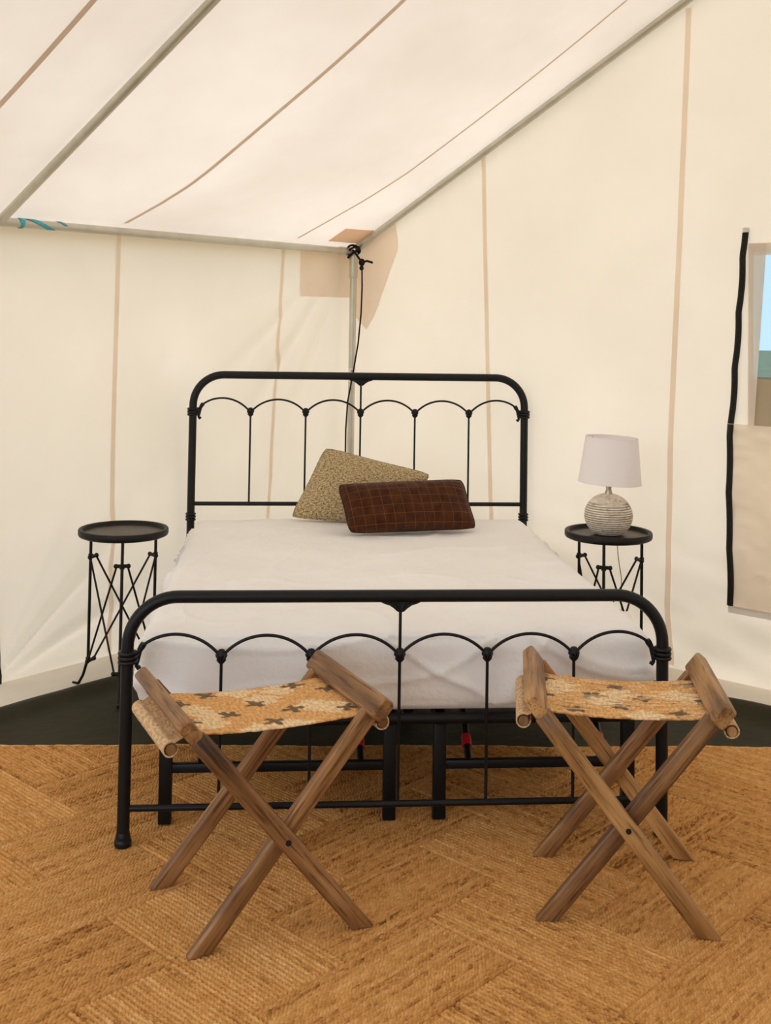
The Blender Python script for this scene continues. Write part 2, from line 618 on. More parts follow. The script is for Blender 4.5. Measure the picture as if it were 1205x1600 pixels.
def left_disp(s, z):
    d = 0.010 * nz(s * 1.3, z * 1.1, 1.7)
    ps, pz = 2.14 - s, z + 0.03
    rho = math.hypot(ps, pz)
    if ps > 0:
        phi = math.atan2(pz, ps)
        wave = math.sin(phi * 19 + 1.5 * nz(s * 2, z * 2, 5))
        d += 0.028 * max(0, wave) ** 1.3 * math.exp(-((rho - 0.5) / 0.42) ** 2) * math.exp(-((phi - 0.72) / 0.42) ** 2)
    cs, cz = s, 1.86 - z
    rho = math.hypot(cs, cz)
    phi = math.atan2(cz, cs + 1e-6)
    wave = math.sin(phi * 24 + 2.0 * nz(s * 2, z * 2, 9))
    d += 0.019 * max(0, wave) ** 1.3 * math.exp(-((rho - 0.75) / 0.5) ** 2) * math.exp(-((phi - 0.95) / 0.42) ** 2)
    d -= 0.045 * math.exp(-((s - 1.15) / 0.22) ** 2 - ((z - 1.1) / 0.35) ** 2)
    k = min(1, s / 0.12) * min(1, max(0, (1.83 - z)) / 0.1) * min(1, z / 0.05)
    return d * k


def back_disp(w, z):
    d = 0.012 * nz(w * 1.1, z * 0.9, 21.0) + 0.004 * nz(w * 4, z * 3, 2.0)
    low = math.exp(-((z - 0.25) / 0.3) ** 2)
    d += 0.018 * low * nz(w * 4.5 + z * 5, z * 8, 8.0)
    top = roof_z(w)
    k = min(1, w / 0.15) * min(1, max(0, (top - z)) / 0.15) * min(1, z / 0.06)
    return d * k


def left_pt(s, z, off=0.0):
    return T(s, left_disp(s, z) + off, z)


def back_pt(w, z, off=0.0):
    return T(back_disp(w, z) + off, w, z)


def wall_grid(fn, us, vs_):
    return np.array([[tuple(fn(u, v)) for v in vs_] for u in us])


# floor: olive tarpaulin ground sheet whose rim is rolled up along the walls
GZ = -0.012


def tarp_z(s, w):
    z = GZ
    z += 0.026 * math.exp(-((w - 0.29 - 0.02 * nz(s * 2, 0, 4)) / 0.055) ** 2)
    z += 0.055 * math.exp(-((s - 0.27 - 0.03 * nz(w * 2, 3, 4)) / 0.075) ** 2) * (0.55 + 0.5 * nz(w * 2.3, 1.0, 7.0))
    z += 0.004 * max(0, nz(s * 3.1, w * 3.1, 6)) * (1.0 if (w < 0.9 or s < 0.9) else 0.0)
    return z


def tarp_pt(s, w):
    return T(s, w, tarp_z(s, w))


ss = [0.0] + list(np.linspace(0.155, 0.5, 16)) + list(np.linspace(0.55, 2.4, 62)) + list(np.linspace(2.6, TLEN, 19))
ws = [0.0] + list(np.linspace(0.205, 0.45, 14)) + list(np.linspace(0.5, 2.6, 66)) + list(np.linspace(2.8, TWID, 12))
ss = ss[1:]; ws = ws[1:]


def tarp_edge(s, w):
    # the free edge wanders a little
    if w <= ws[0] + 1e-6:
        w = w + 0.012 * nz(s * 3, 5.0, 1.0)
    if s <= ss[0] + 1e-6:
        s = s + 0.045 * nz(w * 2.2, 2.0, 1.0)
    return tarp_pt(s, w)


o = put('floor', grid_mesh('floor', wall_grid(tarp_edge, ss, ws), M_TARP))
tag(o, 'dark olive tarpaulin ground sheet under the rug', None, None, 'structure')

# ground outside and under the sheet
gmb = MB()
gmb.box((0, 0, -0.11), (120, 120, 0.16))
tag(gmb.build('ground', M_GRASS, None, False), 'grassy meadow ground outside the tent', None, None, 'structure')

# left wall (low side wall) with its sod flap lying on the ground
wl = put('wall_left', grid_mesh('wall_left', wall_grid(left_pt, np.concatenate([np.linspace(0, 2.4, 150), np.linspace(2.5, TLEN, 20)]), np.linspace(0, 1.86, 120)), M_CANVAS))
tag(wl, 'low cream canvas side wall of the tent on the left', None, None, 'structure')


def left_flap(s, k):
    w = 0.235 * k
    z = 0.012 * (1 - k) + GZ + 0.004 + 0.030 * abs(nz(s * 4 + k * 1.5, k * 1.5, 3)) * math.sin(PI * k)
    return T(s, w, z)


tag(put('ground_flap', grid_mesh('ground_flap', wall_grid(left_flap, np.linspace(0, 3.2, 110), np.linspace(0, 1, 16)), M_GROUNDFLAP), wl), 'pale flap of canvas lying on the ground along the wall')


def seam_strip(name, fn, us, ws_, width, parent, mat, off=0.004):
    """strip following a wall surface: us(t) centre line positions"""
    P = []
    for u, v in zip(us, ws_):
        P.append([tuple(fn(u - width / 2, v, off)), tuple(fn(u + width / 2, v, off))])
    return put(name, grid_mesh(name, np.array(P), mat), parent)


zs = np.linspace(0.02, 1.84, 60)
seam_strip('seam', left_pt, 1.54 + 0.0 * zs, zs, 0.024, wl, M_SEAM)
seam_strip('seam', left_pt, np.interp(zs, [0, 0.5, 1.84], [0.64, 0.60, 0.52]), zs, 0.022, wl, M_SEAM)
# dark zip at the left edge of the picture
seam_strip('zipper', left_pt, np.linspace(2.080, 2.200, 50), np.linspace(0.0, 1.82, 50), 0.03, wl, M_ZIP, 0.012)
# reinforcement patch by the corner
put('corner_patch', grid_mesh('corner_patch', wall_grid(lambda s, z: left_pt(s, z, 0.004), np.linspace(0.012, 0.40, 24), np.linspace(1.60, 1.85, 18)), M_SEAM), wl)

# back gable wall with the window opening
WX0, WX1, WZ0, WZ1 = 2.262, 3.02, 1.07, 1.80
wcols = np.unique(np.concatenate([np.linspace(0, 2.2, 90), np.linspace(2.2, WX0, 5), np.linspace(WX0, WX1, 14), np.linspace(WX1, TWID, 22), [HALF]]))
zrows = np.unique(np.concatenate([np.linspace(0, WZ0, 56), np.linspace(WZ0, WZ1, 30), np.linspace(WZ1, EAVE - 0.03, 4)]))
frac = np.linspace(0, 1, 34)[1:]
P = []
for w in wcols:
    top = roof_z(w) - 0.004
    col_ = list(zrows) + [zrows[-1] + f * (top - zrows[-1]) for f in frac]
    P.append([tuple(back_pt(w, z)) for z in col_])
P = np.array(P)
nzr = len(zrows) + len(frac)
mask = np.ones((len(wcols) - 1, nzr - 1), bool)
for i in range(len(wcols) - 1):
    for j in range(len(zrows) - 1):
        if WX0 - 1e-6 <= wcols[i] and wcols[i + 1] <= WX1 + 1e-6 and WZ0 - 1e-6 <= zrows[j] and zrows[j + 1] <= WZ1 + 1e-6:
            mask[i, j] = False
wb = put('wall_back', grid_mesh('wall_back', P, M_CANVAS, None, True, mask))
tag(wb, 'tall cream canvas gable wall of the tent behind the bed', None, None, 'structure')


def back_flap(w, k):
    s = 0.19 * k
    z = 0.014 * (1 - k) + GZ + 0.004 + 0.034 * abs(nz(w * 4 + k, k * 1.5, 13)) * math.sin(PI * k)
    return T(s, w, z)


tag(put('ground_flap', grid_mesh('ground_flap', wall_grid(back_flap, np.linspace(0, 3.4, 110), np.linspace(0, 1, 16)), M_GROUNDFLAP, None, True), wb), 'pale flap of canvas lying on the ground along the gable wall')
zs = np.linspace(0.02, roof_z(0.9) - 0.03, 70)
seam_strip('seam', back_pt, np.interp(zs, [0, 0.56, 2.3], [0.955, 0.943, 0.872]), zs, 0.024, wb, M_SEAM)
zs = np.linspace(0.02, roof_z(1.93) - 0.03, 80)
seam_strip('seam', back_pt, np.interp(zs, [0, 0.28, 1.0, 1.78, 2.9], [1.90, 1.875, 1.89, 1.925, 1.965]), zs, 0.026, wb, M_SEAM)
# the pointed reinforcement patch right of the corner pole
pv = [(0.012, 1.90), (0.07, 1.92), (0.31, 2.035), (0.33, 1.86), (0.17, 1.50), (0.115, 1.43), (0.012, 1.52)]
mb = MB()
cen = (0.13, 1.78)
N_ = 14
allp = []
rings = []
poly = []
for i in range(len(pv)):
    a, b = pv[i], pv[(i + 1) % len(pv)]
    for k in range(6):
        poly.append((a[0] + (b[0] - a[0]) * k / 6, a[1] + (b[1] - a[1]) * k / 6))
vs_, fs_ = [], []
for r in range(1, 9):
    for (a, b) in poly:
        w_, z_ = cen[0] + (a - cen[0]) * r / 8, cen[1] + (b - cen[1]) * r / 8
        ph = math.atan2(1.87 - z_, w_)
        vs_.append(back_pt(w_, z_, 0.005 + 0.004 * max(0, math.sin(ph * 17))))
n_ = len(poly)
for r in range(7):
    for k in range(n_):
        k2 = (k + 1) % n_
        fs_.append((r * n_ + k, r * n_ + k2, (r + 1) * n_ + k2, (r + 1) * n_ + k))
vs_.append(back_pt(cen[0], cen[1], 0.008))
fs_ += [(len(vs_) - 1, (k + 1) % n_, k) for k in range(n_)]
mb.add(vs_, fs_)
mb.build('corner_patch', M_SEAM, wb, True, None)

# the other two walls (out of the picture; they shut the room and let the doorway light in)
fr = MB()
DW0, DW1, DH = 0.30, TWID - 0.30, 2.45
n_ = 80
for i in range(n_):
    wa, wb2 = TWID * i / n_, TWID * (i + 1) / n_
    wm = (wa + wb2) / 2
    if DW0 < wm < DW1:
        za, zb = min(DH, roof_z(wa) - 0.14), min(DH, roof_z(wb2) - 0.14)
    else:
        za = zb = 0.0
    fr.add([T(TLEN, wa, za), T(TLEN, wa, roof_z(wa)), T(TLEN, wb2, roof_z(wb2)), T(TLEN, wb2, zb)], [(0, 1, 2, 3)])
tag(fr.build('wall_front', M_CANVAS, None, False), 'cream canvas entrance wall with a wide open doorway', None, None, 'structure')
rw = MB()
rw.add([T(0, TWID, 0), T(TLEN, TWID, 0), T(TLEN, TWID, EAVE), T(0, TWID, EAVE)], [(0, 1, 2, 3)])
tag(rw.build('wall_right', M_CANVAS, None, False), 'low cream canvas side wall of the tent on the right', None, None, 'structure')

# roof
rs_ = np.concatenate([np.linspace(-0.02, 2.9, 120), np.linspace(3.0, TLEN + 0.02, 34)])
rw_ = np.unique(np.concatenate([np.linspace(-0.06, 0.2, 8), np.linspace(0.2, HALF, 80), np.linspace(HALF, TWID + 0.06, 30)]))


def roof_pt(s, w, off=0.0):
    return T(s, w, roof_z(w) + roof_sag(s, w) - off)


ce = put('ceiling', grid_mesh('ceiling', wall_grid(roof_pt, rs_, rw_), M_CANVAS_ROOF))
tag(ce, 'bright cream canvas roof sloping up from the side wall', None, None, 'structure')
for (xs_, ys_, wd) in (([0.04, 0.15, 0.26, 0.4, 0.55, 1.0, 2.5], [1.57, 1.542, 1.519, 1.503, 1.497, 1.499, 1.485], 0.02),
                      ([0.02, 0.28, 0.5, 0.71, 1.15, 2.5], [0.503, 0.458, 0.415, 0.386, 0.392, 0.41], 0.014),
                      ([0.02, 2.5], [2.558, 2.575], 0.024)):
    tt = np.linspace(0.075, HALF - 0.02, 90)
    cs = np.interp(tt, xs_, ys_)
    Pp = np.array([[tuple(roof_pt(c - wd / 2, t, 0.004)), tuple(roof_pt(c + wd / 2, t, 0.004))] for c, t in zip(cs, tt)])
    put('seam', grid_mesh('seam', Pp, M_ROOFSEAM), ce)
put('corner_patch', grid_mesh('corner_patch', wall_grid(lambda s, k: roof_pt(s, 0.075 + k * (0.12 + 0.02 * s), 0.005), np.linspace(0.0, 0.27, 16), np.linspace(0, 1, 10)), M_PATCH), ce)


# frame poles
def pole(name, a, b, r, label, n=12):
    root = thing(name, label, 'tent pole', tuple(a), 0, 'steel tent frame poles')
    m_ = MB()
    d = Vector(b) - Vector(a)
    m_.tube([d * (i / n) for i in range(n + 1)], r, 16)
    m_.build('tube', M_POLE, root)
    return root, d


def sleeve(root, d, t0, t1, r, r1=None):
    m_ = MB()
    m_.tube([d * t0, d * (t0 + (t1 - t0) * 0.08), d * (t0 + (t1 - t0) * 0.92), d * t1], [r * 0.9, r, r, (r1 or r) * 0.9], 16)
    return m_.build('fitting_sleeve', M_POLE, root)


e0 = T(0.075, 0.062, 1.846)
root, d = pole('eave_pole', e0, T(6.1, 0.062, 1.872), 0.0185, 'galvanised steel eave pole along the top of the left wall')
sleeve(root, d, 0.0, 0.016, 0.0225)
k0 = (2.02 - 0.075) / 6.03
root, d = pole('corner_pole', T(0.078, 0.085, GZ), T(0.078, 0.085, 1.84), 0.0185, 'upright galvanised steel pole in the tent corner behind the bed')
sleeve(root, d, 0.925, 1.0, 0.0225)
m_ = MB(); m_.tube([d * 0.628, d * 0.668], 0.0191, 16); m_.build('sticker', M_STICK, root)
m_ = MB()
for q in range(4):
    m_.box((-0.004 + 0.004 * (q % 2), -0.0193, 1.852 * (0.633 + 0.009 * q)), (0.012, 0.001, 0.006))
m_.build('sticker_print', M_STICKRED, root, False)


def rafter(s, label, w1=HALF - 0.05, w0=0.075):
    root, d = pole('roof_rafter', T(s, w0, EAVE + (w0 - 0.06) * SLOPE), T(s, w1, EAVE + (w1 - 0.06) * SLOPE), 0.0185, label)
    return root, d


root, d = rafter(0.042, 'steel rafter pole climbing along the top of the gable wall')
sleeve(root, d, 0.0, 0.035, 0.0225)
rafter(2.16, 'steel rafter pole crossing under the roof at upper left')

# blue ribbon tied on the eave pole
rib = thing('blue_ribbon', 'pale blue cloth ribbon knotted round the eave pole', 'ribbon', tuple(T(1.98, 0.062, 1.855)))
AX = ES


def ribbon(m_, s0, s1, turns, width, ph=0.0):
    base = T(1.98, 0.062, 1.855)
    n = 40
    vs_, fs_ = [], []
    for i in range(n + 1):
        t = i / n
        an = ph + turns * 2 * PI * t
        s = s0 + (s1 - s0) * t
        zc = 1.846 + (1.872 - 1.846) * (s - 0.075) / 6.025
        c = T(s, 0.062, zc) - base
        out = EW * math.cos(an) + Vector((0, 0, 1)) * math.sin(an)
        vs_ += [c + out * 0.0215 + ES * (width / 2), c + out * 0.0215 - ES * (width / 2), c + out * 0.0195 - ES * (width / 2), c + out * 0.0195 + ES * (width / 2)]
    for i in range(n):
        for k in range(4):
            fs_.append((4 * i + k, 4 * i + (k + 1) % 4, 4 * i + 4 + (k + 1) % 4, 4 * i + 4 + k))
    m_.add(vs_, fs_)


m_ = MB(); ribbon(m_, 2.075, 2.065, 1.1, 0.014); m_.build('ribbon_loop', M_BLUE, rib)
m_ = MB(); ribbon(m_, 2.045, 1.93, -0.42, 0.040, 1.5); m_.build('ribbon_band', M_BLUE, rib)
m_ = MB(); ribbon(m_, 1.90, 1.865, -0.22, 0.016, 1.5); m_.build('ribbon_tail', M_BLUE, rib)

# black cord knotted at the corner, hanging beside the pole
cd = thing('hanging_cord', 'black cord knotted at the corner fitting, hanging beside the pole', 'cord', tuple(T(0.10, 0.12, 0.6)))
base = T(0.10, 0.12, 0.6)
m_ = MB()


def wpt(s, w, z):
    return T(s, w, z) - base


m_.tube([wpt(0.100, 0.163, 1.80), wpt(0.100, 0.168, 1.66), wpt(0.102, 0.166, 1.52), wpt(0.106, 0.152, 1.36), wpt(0.118, 0.130, 1.20), wpt(0.128, 0.104, 1.05), wpt(0.13, 0.096, 0.90), wpt(0.13, 0.097, 0.70), wpt(0.13, 0.099, 0.55)], 0.0042, 8)
m_.build('strand', M_BLACK, cd)
m_ = MB()
for (cz, rr, tilt) in ((1.845, 0.031, 0.5), (1.835, 0.030, -0.5), (1.855, 0.032, 1.1)):
    pts = []
    for i in range(24):
        an = 2 * PI * i / 24
        pts.append(T(0.08 + rr * math.cos(an), 0.088 + rr * math.sin(an), cz + 0.018 * math.sin(an + tilt) * 1.2) - base)
    m_.tube(pts, 0.0062, 8, closed=True)
m_.ball(wpt(0.100, 0.163, 1.785), 0.017, 10, 8, (1, 1, 1.2))
m_.ball(wpt(0.100, 0.162, 1.755), 0.012, 10, 8, (1, 1, 1.1))
m_.tube([wpt(0.100, 0.163, 1.785), wpt(0.095, 0.195, 1.792), wpt(0.085, 0.225, 1.783)], 0.006, 8)
m_.tube([wpt(0.10, 0.10, 1.85), wpt(0.105, 0.135, 1.82), wpt(0.100, 0.163, 1.785)], 0.006, 8)
m_.build('knot', M_BLACK, cd)

# window in the gable wall
win = thing('window_1', 'clear vinyl tent window edged by black zips', None, tuple(T(0.0, WX0, WZ0)))
win['kind'] = 'structure'
wbase = T(0.0, WX0, WZ0)


def bq(w, z, off):
    return T(off, w, z) - wbase


def panel(name, w0, w1, z0, z1, off, mat, nn=(10, 14), wav=0.0, wfun=None, parent=win, rfun=None):
    P = []
    for i in range(nn[0] + 1):
        row = []
        for j in range(nn[1] + 1):
            z = z0 + (z1 - z0) * j / nn[1]
            a = w0 if wfun is None else wfun(z)
            b = w1 if rfun is None else rfun(z)
            w = a + (b - a) * i / nn[0]
            row.append(tuple(bq(w, z, off + wav * (nz(w * 5, z * 5, 4) + 0.5 * nz(w * 13, z * 11, 2) + (0.7 * (1 - abs(nz(w * 9 + z * 7, z * 9 - w * 4, 5)) * 2) ** 3 if wav > 0.01 else 0)))))
        P.append(row)
    return put(name, grid_mesh(name, np.array(P), mat, None, True), parent)


panel('vinyl_pane', WX0 - 0.02, WX1 + 0.02, 1.265, WZ1 + 0.02, -0.006, M_VINYL)
panel('mesh_pane', WX0 - 0.02, WX1 + 0.02, WZ0 - 0.02, 1.275, -0.006, M_MESH)
panel('pane_border', 2.240, 2.3, WZ0, WZ1 + 0.03, 0.008, M_CANVAS, (3, 20), 0.0, None, win, lambda z: 2.266 + 0.050 * (z - WZ0) / 0.73)
panel('pane_border', WX0 - 0.01, WX1, WZ1 - 0.02, WZ1 + 0.03, 0.009, M_CANVAS, (10, 3), 0.001)


def zipw(z):
    return 2.172 + 0.058 * (z - 1.07) / 0.82 if z > 1.07 else 2.172 + 0.004 * math.sin(z * 6)


sf = panel('storm_flap', 2.19, 3.1, 0.315, 1.075, 0.022, M_FLAPCANVAS, (40, 60), 0.012, lambda z: zipw(z) + 0.012)
panel('flap_hem', 2.165, 3.1, 0.295, 0.325, 0.027, M_HEM, (16, 3), 0.005)
for (z0, z1, off, amp) in ((1.075, 1.875, 0.016, 0.006), (0.325, 1.075, 0.032, 0.004)):
    m_ = MB()
    pts, n = [], 60
    for i in range(n + 1):
        z = z0 + (z1 - z0) * i / n
        w = zipw(z) + amp * abs(math.sin((z - z0) * 13.5)) - (0.004 if z0 > 1 else 0)
        pts.append(bq(w, z, off))
    # tape with two raised tooth rails
    vs_, fs_ = [], []
    for q in pts:
        for (dw, do) in ((-0.014, 0), (-0.012, 0.003), (-0.006, 0.003), (-0.004, 0.007), (-0.001, 0.007), (0, 0.004), (0.001, 0.007), (0.004, 0.007), (0.006, 0.003), (0.012, 0.003), (0.014, 0)):
            vs_.append(q + EW * dw + ES * do)
    for i in range(n):
        for k in range(10):
            fs_.append((11 * i + k, 11 * i + k + 1, 11 * i + 12 + k, 11 * i + 11 + k))
    m_.add(vs_, fs_)
    m_.build('zipper', M_ZIP, win, True, 60)
m_ = MB(); m_.box(tuple(bq(2.178, 1.055, 0.043)), (0.016, 0.012, 0.03), 0.003); m_.tube([bq(2.178, 1.045, 0.048), bq(2.178, 1.01, 0.046)], 0.004, 6)
m_.build('zip_puller', M_ZIP, win)
m_ = MB(); m_.box(tuple(bq(2.234, 1.885, 0.018)), (0.024, 0.024, 0.02), 0.003); m_.build('zip_stop', M_STICK, win)


# ------------------------------------------------------------------ jute rug: herringbone of braided panels
rug = thing('jute_rug', 'golden braided jute rug in a herringbone of panels under the bed and stools', 'rug', (0, -0.6, GZ))
RB = Vector((0, -0.6, GZ))
PW, PL = 0.282, 0.564
AA, AB = math.radians(41.9), math.radians(-48.1)
va = Vector((math.cos(AA), math.sin(AA), 0)); vb = Vector((math.cos(AB), math.sin(AB), 0))
C1 = Vector((-0.762, -0.382, 0))
NROW = 20


def braid(nl, nr, seed):
    """heights of one panel: rows of plaited jute along x, NROW rows across y"""
    r_ = np.random.default_rng(seed)
    x = np.linspace(0, PL, nl)
    y = np.linspace(0, PW, nr)
    X, Y = np.meshgrid(x, y, indexing='ij')
    wob = 0.0016 * np.sin(X * 21 + r_.uniform(0, 6)) + 0.0010 * np.sin(X * 47 + Y * 9 + r_.uniform(0, 6))
    v = (Y + wob * np.sin(np.pi * Y / PW)) / PW * NROW
    v = np.clip(v, 0, NROW - 1e-4)
    row = np.floor(v).astype(int)
    s = (v - row) * 2 - 1
    pit = 0.0128 * (1 + 0.10 * r_.standard_normal(NROW))[row]
    ph = r_.uniform(0, 1, NROW)[row]
    jit = 0.10 * np.sin(X * 130 + row * 2.1) + 0.12 * np.sin(X * 71 + row * 1.3 + 2)
    lane = np.where(s < 0, 0.0, 0.5)
    phase = X / pit + ph + lane + 0.55 * np.abs(s) + jit
    fr_ = phase - np.floor(phase)
    lump = np.sin(np.pi * fr_) ** 0.7
    prof = np.sqrt(np.clip(1 - (np.abs(s)) ** 2.6, 0, 1))
    mid = 1 - 0.25 * np.exp(-(s / 0.16) ** 2)
    h = 0.0115 * prof * mid * (0.58 + 0.42 * lump)
    edge = np.minimum(np.minimum(X, PL - X) / 0.006, 1)
    h = h * np.clip(edge, 0.1, 1)
    h += 0.0006 * np.sin(X * 5 + r_.uniform(0, 6)) * np.sin(Y * 11 + r_.uniform(0, 6))
    h[0, :] = -0.001; h[-1, :] = -0.001; h[:, 0] = -0.001; h[:, -1] = -0.001
    UV = np.stack([phase, v], -1)
    return X, Y, h, UV


HB = -0.0108 - GZ      # top of the braids sits at about z = 0
variants = []
for sd in range(4):
    X, Y, h, UV = braid(230, 141, sd)
    variants.append((X, Y, h, UV, None))
shared = {}
EDGE_A = Vector((-1.308, 0.798, 0)); EDGE_D = Vector((1.39 + 1.308, 0.672 - 0.798, 0)).normalized()
EDGE_N = Vector((-EDGE_D.y, EDGE_D.x, 0))          # points to the back


def beyond(p):
    return (p - EDGE_A).dot(EDGE_N)


panels = []
for i in range(-12, 13):
    for j in range(-5, 6):
        base_ = C1 + (va - vb) * (PW * i) + (va + vb) * (2 * PW * j)
        panels.append((base_ - va * PL, va, vb))          # rows run along va
        panels.append((base_, vb, va))                    # rows run along vb
count = 0
for k, (org, dx, dy) in enumerate(panels):
    cs = [org + dx * (PL * a) + dy * (PW * b) for a in (0, 1) for b in (0, 1)]
    if max(c.x for c in cs) < -1.75 or min(c.x for c in cs) > 1.95 or max(c.y for c in cs) < -1.25:
        continue
    bs = [beyond(c) for c in cs]
    if min(bs) > -0.03:
        continue
    sd = (k * 7) % 4
    X, Y, h, UV, _ = variants[sd]
    left = dx.cross(dy).z > 0
    m4 = Matrix(((dx.x, dy.x, 0, org.x - RB.x), (dx.y, dy.y, 0, org.y - RB.y), (0, 0, 1 if left else 1, 0), (0, 0, 0, 1)))
    # proper rotation only: mirror y inside the mesh for left-handed panels
    ang = math.atan2(dx.y, dx.x)
    sgn = 1.0 if left else -1.0
    loc = Matrix.Translation((org.x - RB.x, org.y - RB.y, 0)) @ Matrix.Rotation(ang, 4, 'Z')
    if max(bs) < 0.0:
        key = (sd, left)
        if key not in shared:
            Pn = np.stack([X, Y * sgn, h + HB - 0.0002], -1)
            shared[key] = grid_mesh('braided_panel', Pn, M_JUTE, UV, not left)
        put('braided_panel', shared[key], rug, loc)
    else:
        WX = org.x + X * dx.x + Y * dy.x
        WY = org.y + X * dx.y + Y * dy.y
        dist = (WX - EDGE_A.x) * EDGE_N.x + (WY - EDGE_A.y) * EDGE_N.y
        wavy = 0.006 * np.sin(WX * 7) + 0.004 * np.sin(WX * 17 + 1)
        inside = dist < wavy
        mk = inside[:-1, :-1] & inside[1:, :-1] & inside[1:, 1:] & inside[:-1, 1:]
        if mk.sum() < 200:
            continue
        Pn = np.stack([X, Y * sgn, h + HB - 0.0002], -1)
        put('braided_panel', grid_mesh('braided_panel', Pn, M_JUTE, UV, not left, mk), rug, loc)
    count += 1
# bound edge
m_ = MB()
pts = []
for i in range(161):
    t = -0.55 + 3.75 * i / 160
    p = EDGE_A + EDGE_D * t
    wv = 0.006 * math.sin(p.x * 7) + 0.004 * math.sin(p.x * 17 + 1)
    p = p + EDGE_N * wv - RB
    pts.append((p.x, p.y, 0.0055 + 0.001 * math.sin(i * 2.2)))
m_.tube(pts, 0.0068, 8)
bo = m_.build('edge_binding', M_JUTE, rug)
lay = bo.data.uv_layers.new(name='UVMap')
for lp in bo.data.loops:
    co = bo.data.vertices[lp.vertex_index].co
    lay.data[lp.index].uv = (co.x / 0.015, 0.5)

# ------------------------------------------------------------------ black iron bed
bed = thing('iron_bed', 'black iron bed with arched spindle headboard and footboard', 'bed', (0, 0, 0))
BW = 0.775
SP = 0.2553


def arch_between(m_, x0, x1, z0, z1, y, hgt, r):
    pts = []
    n = 18
    half = (x1 - x0) / 2
    R_ = (half * half + hgt * hgt) / (2 * hgt)
    a0 = math.asin(min(1, half / R_))
    for i in range(n + 1):
        a = -a0 + 2 * a0 * i / n
        pts.append(((x0 + x1) / 2 + R_ * math.sin(a), y, z0 + (z1 - z0) * i / n + R_ * math.cos(a) - R_ * math.cos(a0)))
    m_.tube(pts, r, 10, ref=(0, 1, 0))


